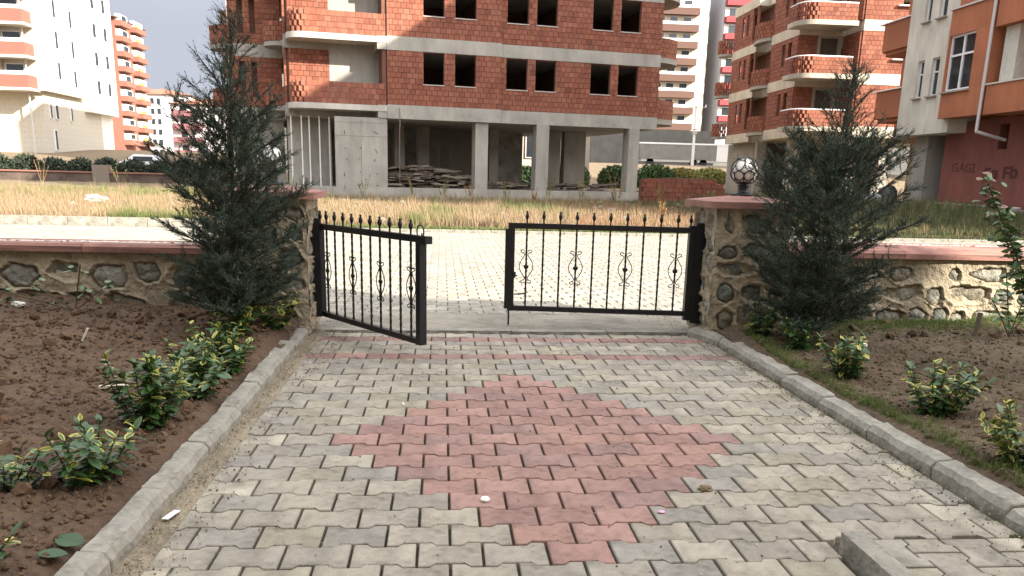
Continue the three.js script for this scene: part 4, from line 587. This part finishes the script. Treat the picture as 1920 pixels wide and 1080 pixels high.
  // graffiti on the ground floor wall
  const gr = document.createElement('canvas'); gr.width = 512; gr.height = 256; const cx = gr.getContext('2d'); cx.clearRect(0, 0, 512, 256); cx.fillStyle = '#2a1512'; cx.strokeStyle = '#2a1512'; cx.lineWidth = 5; cx.lineCap = 'round'; cx.font = '76px sans-serif'; cx.save(); cx.rotate(0.05); cx.strokeText('GAGI', 10, 105); cx.restore(); cx.lineWidth = 9; cx.font = '92px sans-serif'; cx.save(); cx.rotate(-0.04); cx.strokeText('Sa Fb', 235, 165); cx.restore();
  const gt = new THREE.CanvasTexture(gr); gt.colorSpace = THREE.SRGBColorSpace; const pl = new THREE.PlaneGeometry(4.3, 1.4); pl.translate(5.1, 1.6, -0.744);
  mesh(g, 'graffiti', pl, new THREE.MeshStandardMaterial({ map: gt, transparent: true, roughness: 0.9, opacity: 0.4 }));
  const yard = setting('yard', 'raised yard in front of the orange apartment house'); mesh(yard, 'yard_slab', b0(15.4, 18.4, -0.1, 0.44, -34.5, -24), M(0.14, 0.125, 0.09, 1, { map: T.soil })); 
  const sk = thing('rubbish_sack', 'black rubbish sack beside a pale grey bag in front of the orange house', 'sack', V(17.7, 0.42, 32.6)); const blob = (sx, sy, sz, s) => { const q = new THREE.SphereGeometry(1, 20, 14), p = q.attributes.position; for (let i = 0; i < p.count; i++) { const k = 0.85 + 0.35 * vnoise(p.getX(i) * 3 + 9, p.getY(i) * 3 + p.getZ(i) * 2 + 9, 0, s); p.setXYZ(i, p.getX(i) * sx * k, Math.max(-0.5 * sy, p.getY(i) * sy * k), p.getZ(i) * sz * k); } q.computeVertexNormals(); return q; };
  mesh(sk, 'black_bag', blob(0.36, 0.5, 0.34, 5).translate(0, 0.25, 0), M(0.012, 0.012, 0.016, 0.4)); mesh(sk, 'grey_bag', blob(0.42, 0.28, 0.3, 8).translate(-0.68, 0.14, 0.1), M(0.42, 0.43, 0.46, 0.6));
}
// ------------------------------------------------------------------ apartment blocks in the distance
function farBlock(name, label, x0, x1, d0, d1, yb, yt, wall, opt = {}) {             // front face at d0, right or left side faces the camera too
  const g = thing(name, label, 'building', V(0, 0, 0)); mesh(g, 'wall', b0(x0, x1, yb - 2, yt, -d1, -d0), wall);
  if (opt.roof) mesh(g, 'roof', (() => { const w = (x1 - x0) / 2 + 0.8, d = (d1 - d0) / 2 + 0.8, q = new THREE.ConeGeometry(Math.SQRT2, 1, 4, 1); q.rotateY(Math.PI / 4); q.scale(w, opt.roof, d); q.translate((x0 + x1) / 2, yt + opt.roof / 2, -(d0 + d1) / 2); return q; })(), M(0.30, 0.12, 0.07, 0.9));
  return g;
}
function farWindow(g, x0, x1, y0, y1, z, side) { const m = mesh(g, 'window', side ? b0(z - 0.06, z + 0.06, y0, y1, x0, x1) : b0(x0, x1, y0, y1, z - 0.06, z + 0.06), mt.whiteFrame); mesh(m, 'pane', side ? b0(z - 0.09, z + 0.09, y0 + 0.08, y1 - 0.08, x0 + 0.08, x1 - 0.08) : b0(x0 + 0.08, x1 - 0.08, y0 + 0.08, y1 - 0.08, z - 0.09, z + 0.09), mt.glass); }
function farBalcony(g, x0, x1, y, z0, z1, m, rail) { const b = mesh(g, 'balcony', merge([b0(x0, x1, y, y + 0.95, z0, z0 + 0.15), b0(x0, x1, y - 0.2, y, z1, z0 + 0.2), b0(x0, x0 + 0.15, y, y + 0.95, z1, z0), b0(x1 - 0.15, x1, y, y + 0.95, z1, z0)]), m); if (rail) mesh(b, 'railing', merge([b0(x0, x1, y + 1.25, y + 1.3, z0, z0 + 0.06), b0(x0, x1, y + 0.951, y + 1.24, z0 + 0.02, z0 + 0.05)]), M(0.6, 0.62, 0.62, 0.4)); return b; }
{
  // left: large cream block, overhanging upper floors, red balconies (front at D = 86)
  const k = 86 / 68, P = (X, Y) => [X * k, 1.116 + (Y - 1.116) * k];
  const g = farBlock('cream_apartment_block', 'large sunlit cream apartment block with red balconies at the left', -60, -38.2, 87.2, 101, 1, 34, mt.creamBlock);
  const yb = 8.05; mesh(g, 'upper_storeys', merge([b0(-60, -41.2, yb, 34.2, -87.19, -85.9), b0(-38.19, -37.6, yb, 34.2, -96, -86.6), b0(-41.19, -38.2, yb, 34.2, -87.19, -86.6)]), mt.creamBlock);
  mesh(g, 'quoins', merge(Array.from({ length: 52 }, (_, i) => [b0(-37.66, -37.52, yb + 0.1 + i * 0.5, yb + 0.5 + i * 0.5, -88.6 - (i & 1) * 0.25, -88.2), b0(-37.66, -37.52, yb + 0.1 + i * 0.5, yb + 0.5 + i * 0.5, -91.6, -91.2 + (i & 1) * 0.25)]).flat()), M(0.7, 0.68, 0.6, 0.9));
  for (let f = 0; f < 9; f++) { const y = 8.3 + f * 2.85; farBalcony(g, -45.6, -38.3, y, -84.9, -86.6, M(0.24, 0.10, 0.075, 0.85), true); mesh(g, 'balcony_underside', b0(-45.8, -38.1, y - 0.42, y - 0.2, -86.5, -84.6), mt.whitePlaster); farWindow(g, -44, -42.2, y + 0.2, y + 2.2, -85.85); farWindow(g, -41, -39.3, y + 0.9, y + 2.1, -86.55);
    farWindow(g, -90.0, -89.4, y + 1.0, y + 2.7, -37.55, true); farWindow(g, -93.6, -93.0, y + 0.6, y + 2.3, -37.55, true); }
  for (const [a, b] of [[-88.6, -88.2], [-90, -89.4], [-93.3, -92.9]]) farWindow(g, a, b, 5.6, 7.0, -38.15, true); farWindow(g, -89.2, -88.7, 2.6, 4.6, -38.15, true);
  mesh(g, 'drainpipe', rod(v3(-38.9, 0, -86.0), v3(-38.9, 34, -85.8), 0.08, 8), mt.pipe);
  const h = farBlock('white_apartment_block', 'bright white apartment block behind the cream block', -52, -38.3, 96.5, 104.5, 1, 40, M(0.82, 0.80, 0.74, 0.9)); mesh(h, 'overhang', b0(-44, -37.5, 6.8, 40, -104.4, -96.6), M(0.82, 0.80, 0.74, 0.9));
  for (let f = 0; f < 10; f++) for (const d of [-99.5, -102.5]) farWindow(h, d, d + 0.9, 8.8 + f * 2.9, 10.3 + f * 2.9, -37.45, true);
  // tall terracotta-coloured block further along
  const tc = M(0.23, 0.10, 0.07, 0.85), o = farBlock('terracotta_tower', 'tall terracotta and white apartment tower far down the street', -80, -62.6, 176, 191, 4, 29, tc, { roof: 1.5 });
  for (let f = 0; f < 9; f++) for (const [a, b, c] of [[-176, -181, 0], [-184, -189.5, 1]]) { const y = 5.5 + f * 2.75; mesh(o, 'balcony', b0(-62.59, -61.2, y, y + 1.0, b, a), tc); mesh(o, 'loggia', b0(-62.59, -61.75, y + 1.0, y + 2.2, b + 0.4, a - 0.4), M(0.72, 0.70, 0.66, 0.8)); if (c) mesh(o, 'yellow_panel', b0(-61.74, -61.5, y + 1.02, y + 1.5, b + 2.6, a - 0.6), M(0.62, 0.40, 0.06, 0.8)); else farWindow(o, b + 1.2, a - 1.2, y + 1.05, y + 2.1, -61.7, true); }
  const w = farBlock('distant_white_block', 'distant white apartment block with small paired windows', -84, -66.5, 236, 250, 3, 20, M(0.80, 0.79, 0.77, 0.9), { roof: 2 }); for (let f = 0; f < 6; f++) for (const x of [-82.5, -76.5, -70.5]) for (const e of [0, 1.6]) farWindow(w, x + e, x + e + 1.1, 4.5 + f * 2.6, 6.1 + f * 2.6, -235.95);
  const pk = farBlock('distant_pink_block', 'distant white block with dark pink balconies and red roof, behind the left conifer', -62, -44, 205, 220, 3, 15.6, M(0.72, 0.66, 0.66, 0.9), { roof: 2.2 }); for (let f = 0; f < 4; f++) { farBalcony(pk, -61.5, -55, 4.4 + f * 2.9, -203.6, -205, M(0.24, 0.10, 0.11, 0.8)); for (const x of [-53, -49.5, -46.5]) farWindow(pk, x, x + 1.4, 4.8 + f * 2.9, 6.4 + f * 2.9, -204.95); farWindow(pk, -60, -58.4, 4.8 + f * 2.9, 6.6 + f * 2.9, -204.95); }
  // behind the unfinished building
  const bb = farBlock('white_block_with_bays', 'white apartment block with brown bay windows behind the brick building', -15.6, -12.2, 66, 84, 0, 22, mt.whitePlaster); for (let f = 0; f < 7; f++) for (const d of [-67.5, -72, -77]) { mesh(bb, 'bay', b0(-16.4, -15.59, 2.2 + f * 2.85, 4.0 + f * 2.85, d - 2, d), M(0.22, 0.10, 0.07, 0.85)); farWindow(bb, d - 1.8, d - 0.2, 4.1 + f * 2.85, 4.9 + f * 2.85, -15.65, true); }
  const nb = farBlock('beige_house', 'beige house seen between the pilotis, with dark windows', -9, 10, 58, 66, 0, 17, M(0.52, 0.46, 0.38, 0.9)); farWindow(nb, 2.0, 3.4, 2.4, 4.3, -57.95); farWindow(nb, 5.6, 7.0, 2.4, 4.3, -57.95); farWindow(nb, -2.4, -1.0, 2.4, 4.3, -57.95);
  // beige block with brown balconies and the one with red balconies (right, far)
  const be = farBlock('beige_balcony_block', 'beige apartment block with brown balcony bands far behind the trailer', 36, 46.2, 152, 166, 8, 34, M(0.66, 0.55, 0.42, 0.9)); for (let f = 0; f < 8; f++) { const y = 10.2 + f * 2.72; mesh(be, 'balcony', merge([b0(36.2, 44.2, y, y + 0.9, -151, -150.85), b0(36.2, 44.2, y - 0.25, y, -152, -150.8)]), M(0.11, 0.06, 0.045, 0.85)); mesh(be, 'railing', b0(36.2, 44.2, y + 0.9, y + 1.35, -150.98, -150.92), M(0.72, 0.72, 0.72, 0.5)); for (const x of [36.9, 39.2, 41.6]) farWindow(be, x, x + 1.5, y + 0.9, y + 2.3, -151.95); }
  const re = farBlock('red_balcony_block', 'grey and white apartment block with dark red balcony bands far at the right', 48.4, 58, 151, 166, 8, 36, M(0.44, 0.46, 0.52, 0.8)); for (let f = 0; f < 9; f++) { const y = 11.6 + f * 2.72; mesh(re, 'balcony', b0(48.6, 53.0, y, y + 0.95, -151, -149.8), M(0.30, 0.045, 0.05, 0.8)); mesh(re, 'loggia', b0(48.6, 53.0, y + 0.95, y + 2.5, -151.1, -150.7), M(0.70, 0.68, 0.62, 0.7)); farWindow(re, 49.2, 50.6, y + 1.0, y + 2.4, -150.65); farWindow(re, 51.2, 52.6, y + 1.0, y + 2.4, -150.65); mesh(re, 'glazed_corner', b0(54.6, 55.6, y + 0.4, y + 2.4, -151.1, -150.7), M(0.55, 0.62, 0.72, 0.2)); }
  farBlock('added_shade_block', 'added unseen block that shades the trailer and the retaining wall', 48, 76, 78, 98, 1, 32, mt.whitePlaster);  // out of sight, added only to shade the trailer and retaining wall
  const rw = thing('retaining_wall', 'grey concrete retaining wall behind the trailer', 'wall', null); mesh(rw, 'wall', b0(18, 38.2, 2, 8.0, -119.5, -118.6), M(0.16, 0.155, 0.14, 0.95, { map: T.streak })); mesh(rw, 'white_base', b0(38.21, 52, 2, 6.0, -120, -119), mt.whitePlaster);
  const tr = thing('truck_trailer', 'grey box trailer with white roof edge parked on the rise', 'trailer', V(25.6, 0, 110)); mesh(tr, 'box', b0(0, 10.2, 3.9, 5.75, -2.4, 0), M(0.26, 0.25, 0.225, 0.8, { map: T.streak })); mesh(tr, 'roof_edge', b0(-0.05, 12.25, 5.752, 5.95, -2.45, 0.05), M(0.85, 0.85, 0.84, 0.6)); mesh(tr, 'front_panel', b0(10.202, 12.2, 3.7, 5.751, -2.4, 0.0), M(0.85, 0.82, 0.78, 0.6)); mesh(tr, 'chassis', b0(0.2, 10.2, 3.55, 3.898, -2.2, -0.1), M(0.55, 0.54, 0.5, 0.7)); for (const x of [7.2, 8.5, 1.4]) mesh(tr, 'wheel', (() => { const c = new THREE.CylinderGeometry(0.5, 0.5, 0.4, 20); c.rotateX(Math.PI / 2); c.translate(x, 3.5, -0.3); return c; })(), mt.dark);
  const po = thing('utility_pole', 'pale concrete utility pole with a cross-arm before the trailer', 'pole', V(29.65, 2.5, 100)); mesh(po, 'pole', rod(v3(0, 0, 0), v3(0, 7.2, 0), 0.19, 12, 0.13), M(0.66, 0.64, 0.58, 0.9)); mesh(po, 'cross_arm', box(2.2, 0.1, 0.1, 0.1, 7.1, 0.16), mt.steel); mesh(po, 'insulator', merge([-0.9, -0.3, 0.4, 1.1].map(x => box(0.1, 0.22, 0.1, x, 7.26, 0.16))), mt.whiteFrame); mesh(po, 'clamp', merge([box(0.8, 0.12, 0.3, 0, 4.6, 0), box(0.5, 0.3, 0.3, 0, 4.2, 0.1)]), mt.steel);
}
// hedge and low wall across the field at the left, bushes at the right, a parked car
function bushMesh(g, name, cx, cy, cz, rx, ry, rz, n, col, seed, sz = 0.12) { const S = mulberry(seed), t = new Tri(); for (let i = 0; i < n; i++) { const th = S() * 6.283, ph = Math.acos(1 - 1.6 * S()), r = Math.pow(S(), 0.28), b = v3(cx + rx * r * Math.sin(ph) * Math.cos(th), cy + ry * r * Math.cos(ph), cz + rz * r * Math.sin(ph) * Math.sin(th)), d = v3(S() - 0.5, S() - 0.2, S() - 0.5).normalize(), w = v3(S() - 0.5, S() - 0.5, S() - 0.5).cross(d).normalize().multiplyScalar(sz * 0.32), e = b.clone().addScaledVector(d, sz * (0.7 + 0.6 * S())), k = 0.65 + 0.7 * S(); t.tri(b.clone().sub(w), e, b.clone().add(w), col.map(c => c * k)); } return mesh(g, name, t.geo(), new THREE.MeshStandardMaterial({ vertexColors: true, roughness: 0.9, side: THREE.DoubleSide })); }
{
  const hw = thing('boundary_wall', 'low dark boundary wall under the hedge across the field', 'wall', null); mesh(hw, 'wall', b0(-42, -12.5, -0.1, 0.75, -55.4, -55), M(0.14, 0.10, 0.08, 0.95, { map: T.stain })); mesh(hw, 'coping', b0(-42.1, -12.4, 0.752, 0.84, -55.5, -54.9), M(0.26, 0.12, 0.09, 0.9)); mesh(hw, 'pier', b0(-21.6, -20.6, -0.1, 1.25, -55.45, -54.85), M(0.20, 0.16, 0.13, 0.95));
  for (let i = 0; i < 13; i++) { const x = -34.5 + i * 1.65, g = thing('hedge_shrub', 'dark evergreen shrub of the hedge behind the low boundary wall', 'shrub', V(x, 0.05, 56.6), 0, 'dark hedge shrubs across the field'); R = mulberry(2000 + i); const h = rr(1.45, 1.75); mesh(g, 'trunk', rod(v3(0, 0, 0), v3(0, h * 0.6, 0), 0.04, 6), mt.wood); bushMesh(g, 'crown', 0, h * 0.45, 0, 1.05, h * 0.62, 0.7, 1500, [0.028, 0.042, 0.024], 2100 + i, 0.2); }
  const car = thing('parked_car', 'white car parked behind the hedge', 'car', V(-24.9, 0.75, 76)); const sh = new THREE.Shape(); [[-2, 0.25], [2, 0.25], [2.05, 0.7], [1.2, 0.85], [0.6, 1.38], [-0.9, 1.42], [-1.6, 0.9], [-2.05, 0.8]].forEach((q, i) => i ? sh.lineTo(...q) : sh.moveTo(...q)); mesh(car, 'body', new THREE.ExtrudeGeometry(sh, { depth: 1.6, bevelSize: 0.06, bevelThickness: 0.06, bevelSegments: 2 }), M(0.78, 0.78, 0.78, 0.3)); mesh(car, 'side_window', b0(-0.95, 0.62, 0.92, 1.3, 1.6, 1.675), mt.glass); for (const x of [-1.25, 1.25]) mesh(car, 'wheel', (() => { const c = new THREE.CylinderGeometry(0.32, 0.32, 0.2, 18); c.rotateX(Math.PI / 2); c.translate(x, 0.32, 1.6); return c; })(), mt.dark);
  [[14.6, 58, 1.5, 1.7, [0.05, 0.10, 0.03], 'round green bush beside the brick building'], [17.4, 61, 1.5, 1.4, [0.22, 0.20, 0.06], 'yellowing bush in front of the trailer'], [20.4, 64, 1.6, 1.3, [0.20, 0.21, 0.06], 'pale green bush below the utility pole'], [5.5, 57, 1.2, 1.4, [0.04, 0.075, 0.03], 'dark bush seen between the pilotis'], [8.6, 56.6, 1.3, 1.7, [0.05, 0.09, 0.03], 'green bush behind the right pilotis columns'], [11.6, 56.8, 1.2, 1.6, [0.06, 0.10, 0.035], 'green bush behind the end of the brick building']].forEach(([x, d, r, h, c, l], i) => { const g = thing('bush', l, 'bush', V(x, gY(x, d), d)); mesh(g, 'stem', rod(v3(0, -0.1, 0), v3(0, h * 0.5, 0), 0.04, 6), mt.wood); bushMesh(g, 'crown', 0, h * 0.5, 0, r, h * 0.6, r * 0.8, 2600, c, 2200 + i, 0.2); });
}
{ R = mulberry(4100); const lump = new THREE.IcosahedronGeometry(1, 1), n = 900, im = new THREE.InstancedMesh(lump, M(1, 1, 1, 1, { map: T.rock }), n), m = new THREE.Matrix4(), q = new THREE.Quaternion(), e = new THREE.Euler(); for (let i = 0; i < n; i++) { const D = i < 500 ? rr(30, 37) : rr(18, 34), X = i < 500 ? rr(-5, 13) : rr(-0.5, 0.5) * D, s = 0.03 + 0.13 * Math.pow(R(), 3); if (X > -9 && X < 12 && D > 36.2 + 0.19 * (X + 7)) { m.makeScale(0, 0, 0); im.setMatrixAt(i, m); continue; } e.set(R() * 6, R() * 6, R() * 6); q.setFromEuler(e); m.compose(v3(X, gY(X, D) + s * 0.3, -D), q, v3(s * 1.3, s * 0.7, s)); im.setMatrixAt(i, m); const k = rr(0.6, 1.2); im.setColorAt(i, R() < 0.3 ? C(0.3 * k, 0.13 * k, 0.08 * k) : C(0.34 * k, 0.31 * k, 0.26 * k)); } im.name = 'rubble'; im.castShadow = im.receiveShadow = true; tag(im, 'broken brick and stone rubble scattered in the dry field', 'rubble', null, 'stuff'); scene.add(im); }
// the block behind the camera whose roof edge throws the shade over the drive
{
  const Hh = 12, off = Hh / Math.tan(SUN_EL), q = (X, D) => [X + off * SUN_X, D - off * SUN_B];
  const front = [[-14, 9.6], [-5, 9.2], [-1.15, 8.42], [-0.2, 7.72], [0.9, 7.5], [1.0, 7.12], [2.3, 7.1], [2.75, 5.7], [12, 4.8]].map(s => q(...s));
  const s = new THREE.Shape(); front.forEach(([x, d], i) => i ? s.lineTo(x, d) : s.moveTo(x, d)); s.lineTo(front[8][0], front[8][1] - 11); s.lineTo(-17, front[8][1] - 11); s.lineTo(-17, -0.9); s.lineTo(-2.4, -0.9); s.lineTo(-2.4, front[0][1] - 0.6); s.lineTo(front[0][0], front[0][1] - 0.6); s.closePath();  // left wing is unseen, added to keep sky light off the left bed
  const g = thing('apartment_house', 'apartment house behind the camera that shades the drive', 'building', null); const e = new THREE.ExtrudeGeometry(s, { depth: Hh, bevelEnabled: false }); e.rotateX(-Math.PI / 2); mesh(g, 'wall', e, mt.cream);
  for (let f = 0; f < 4; f++) for (let i = 0; i < 4; i++) { const a = front[0], b = front[1], t = 0.15 + i * 0.2, x = a[0] + (b[0] - a[0]) * t, d = a[1] + (b[1] - a[1]) * t; win(g, x - 0.6, x + 0.6, 0.9 + f * 2.9, 2.3 + f * 2.9, -d + 0.2); }
}
// grit, dry bits and sprouts on the paving
{
  R = mulberry(3001); const bitG = new THREE.IcosahedronGeometry(1, 0), n = 5200, im = new THREE.InstancedMesh(bitG, M(1, 1, 1, 1), n), m = new THREE.Matrix4(), q = new THREE.Quaternion(), e = new THREE.Euler();
  for (let i = 0; i < n; i++) { const k = R(), D = rr(2, 6.9); let X; if (k < 0.5) X = -0.95 + 0.22 * Math.pow(R(), 1.4) + (D > 4.4 ? 0.35 * R() * R() * (D - 4.4) : 0); else if (k < 0.82) X = 1.93 - 0.3 * R() * R(); else X = rr(-0.85, 1.92); const s = 0.001 + 0.0032 * Math.pow(R(), 3); e.set(R() * 6, R() * 6, R() * 6); q.setFromEuler(e); m.compose(v3(X, 0.004 + s * 0.4, -D), q, v3(s * 1.4, s * 0.8, s)); im.setMatrixAt(i, m); const t = rr(0.6, 1.3); im.setColorAt(i, R() < 0.5 ? C(0.24 * t, 0.19 * t, 0.12 * t) : R() < 0.5 ? C(0.1 * t, 0.07 * t, 0.045 * t) : C(0.4 * t, 0.37 * t, 0.3 * t)); }
  im.name = 'grit'; im.castShadow = im.receiveShadow = true; tag(im, 'sand grains, grit and dry crumbs scattered over the pavers', 'grit', null, 'stuff'); scene.add(im);
  grassField('joint_sprouts', 'tiny grass sprouts and moss in the paver joints', 1500, 3002, i => { const k = Math.floor(rr(-5, 22)), edge = R() < 0.45, D = 5.174 - PP * k + (R() < 0.5 ? 0.071 : rr(-0.06, 0.06)), j = Math.floor(rr(-5, 9)), X = edge ? (R() < 0.7 ? 1.93 - 0.05 * R() : -0.9 + 0.04 * R()) : 0.128 + PL * j + ((k & 1) ? -0.1 : 0) + rr(-0.003, 0.003), t = rr(0.7, 1.2); return { X, D, y: -0.012, h: edge ? rr(0.015, 0.05) : rr(0.008, 0.02), w: edge ? rr(0.01, 0.03) : 0.006, c: R() < 0.6 ? [0.10 * t, 0.13 * t, 0.04 * t] : [0.22 * t, 0.19 * t, 0.09 * t] }; });
}
// litter
{
  const bit = (name, label, cat, geo, m, p, ry = 0) => tag(mesh(scene, name, geo, m, p, [0, ry, 0]), label, cat);
  const paper = M(0.85, 0.84, 0.82, 0.8);
  bit('paper_strip', 'white paper strip lying in the sandy gutter beside the left kerb', 'litter', box(0.022, 0.002, 0.075), paper, v3(-0.885, 0.0125, -2.62), -0.25);
  const ball = new THREE.IcosahedronGeometry(0.017, 2); ball.scale(1, 0.6, 1); bit('cotton_ball', 'small white cotton ball on a red paver', 'litter', ball, paper, v3(0.155, 0.009, -2.74));
  bit('cigarette_end', 'white cigarette end on the upper left red pavers', 'litter', box(0.007, 0.006, 0.03), paper, v3(-0.19, 0.0045, -4.02), 0.3);
  const pet = new THREE.IcosahedronGeometry(0.010, 1); pet.scale(1.3, 0.5, 1); bit('flower_petal', 'pink flower petal on a grey paver right of the diamond', 'petal', pet, M(0.66, 0.35, 0.52, 0.7), v3(0.76, 0.005, -2.62));
  const crumple = s => { const g = new THREE.IcosahedronGeometry(s, 2), p = g.attributes.position; for (let i = 0; i < p.count; i++) { const k = 0.7 + 0.6 * hash2(Math.round(p.getX(i) * 900), Math.round(p.getY(i) * 900 + p.getZ(i) * 700), 3); p.setXYZ(i, p.getX(i) * k * 1.4, p.getY(i) * k * 0.6, p.getZ(i) * k); } g.computeVertexNormals(); return g; };
  bit('crumpled_paper', 'crumpled white tissue on the right flower bed', 'litter', crumple(0.03), paper, v3(2.72, soilR(2.72, 5.1) + 0.012, -5.1));
  bit('paper_scrap', 'pale scrap on the soil under the left garden wall', 'litter', crumple(0.045), M(0.6, 0.55, 0.5, 0.9), v3(-3.2, soilL(-3.2, 5.65) + 0.015, -5.65));
  bit('paper_scrap', 'small pale scrap on the soil right of the larger scrap', 'litter', crumple(0.03), M(0.6, 0.58, 0.52, 0.9), v3(-2.7, soilL(-2.7, 5.5) + 0.012, -5.5));
  bit('wood_sliver', 'pale wood sliver sticking up from the left soil', 'litter', rod(v3(0, -0.01, 0), v3(0.045, 0.075, 0), 0.006, 5), M(0.66, 0.62, 0.55, 0.8), v3(-2.06, soilL(-2.06, 4.85), -4.85));
  bit('wood_piece', 'flat pale wood piece lying by the left shrubs', 'litter', box(0.13, 0.012, 0.03), M(0.5, 0.42, 0.33, 0.8), v3(-1.56, soilL(-1.56, 3.98) + 0.016, -3.98), 0.2);
  const lg = leafGeo(0.085, 0.034, [0.035, 0.075, 0.03], [0.035, 0.075, 0.03], -0.1), lm = new THREE.MeshStandardMaterial({ vertexColors: true, roughness: 0.6, side: THREE.DoubleSide });
  tag(mesh(scene, 'dock_leaf', lg, lm, v3(-1.10, 0.075, -2.30), [0.05, 1.3, 0.1]), 'broad dark green leaf over the near left kerb, upper', 'leaf'); tag(mesh(scene, 'dock_leaf', lg.clone().scale(1, 1, 0.9), lm, v3(-1.11, 0.072, -2.20), [0.05, 1.75, -0.1]), 'broad dark green leaf over the near left kerb, lower', 'leaf');
  bit('field_stone', 'white stone lying in the dry field', 'stone', crumple(0.2), M(0.72, 0.70, 0.66, 0.9), v3(-10.2, 0.2, -26));
  bit('dead_leaf', 'curled brown leaf on a paver right of the diamond', 'leaf', crumple(0.018), M(0.16, 0.12, 0.07, 0.9), v3(0.98, 0.008, -2.83));
}
renderer.render(scene, camera);
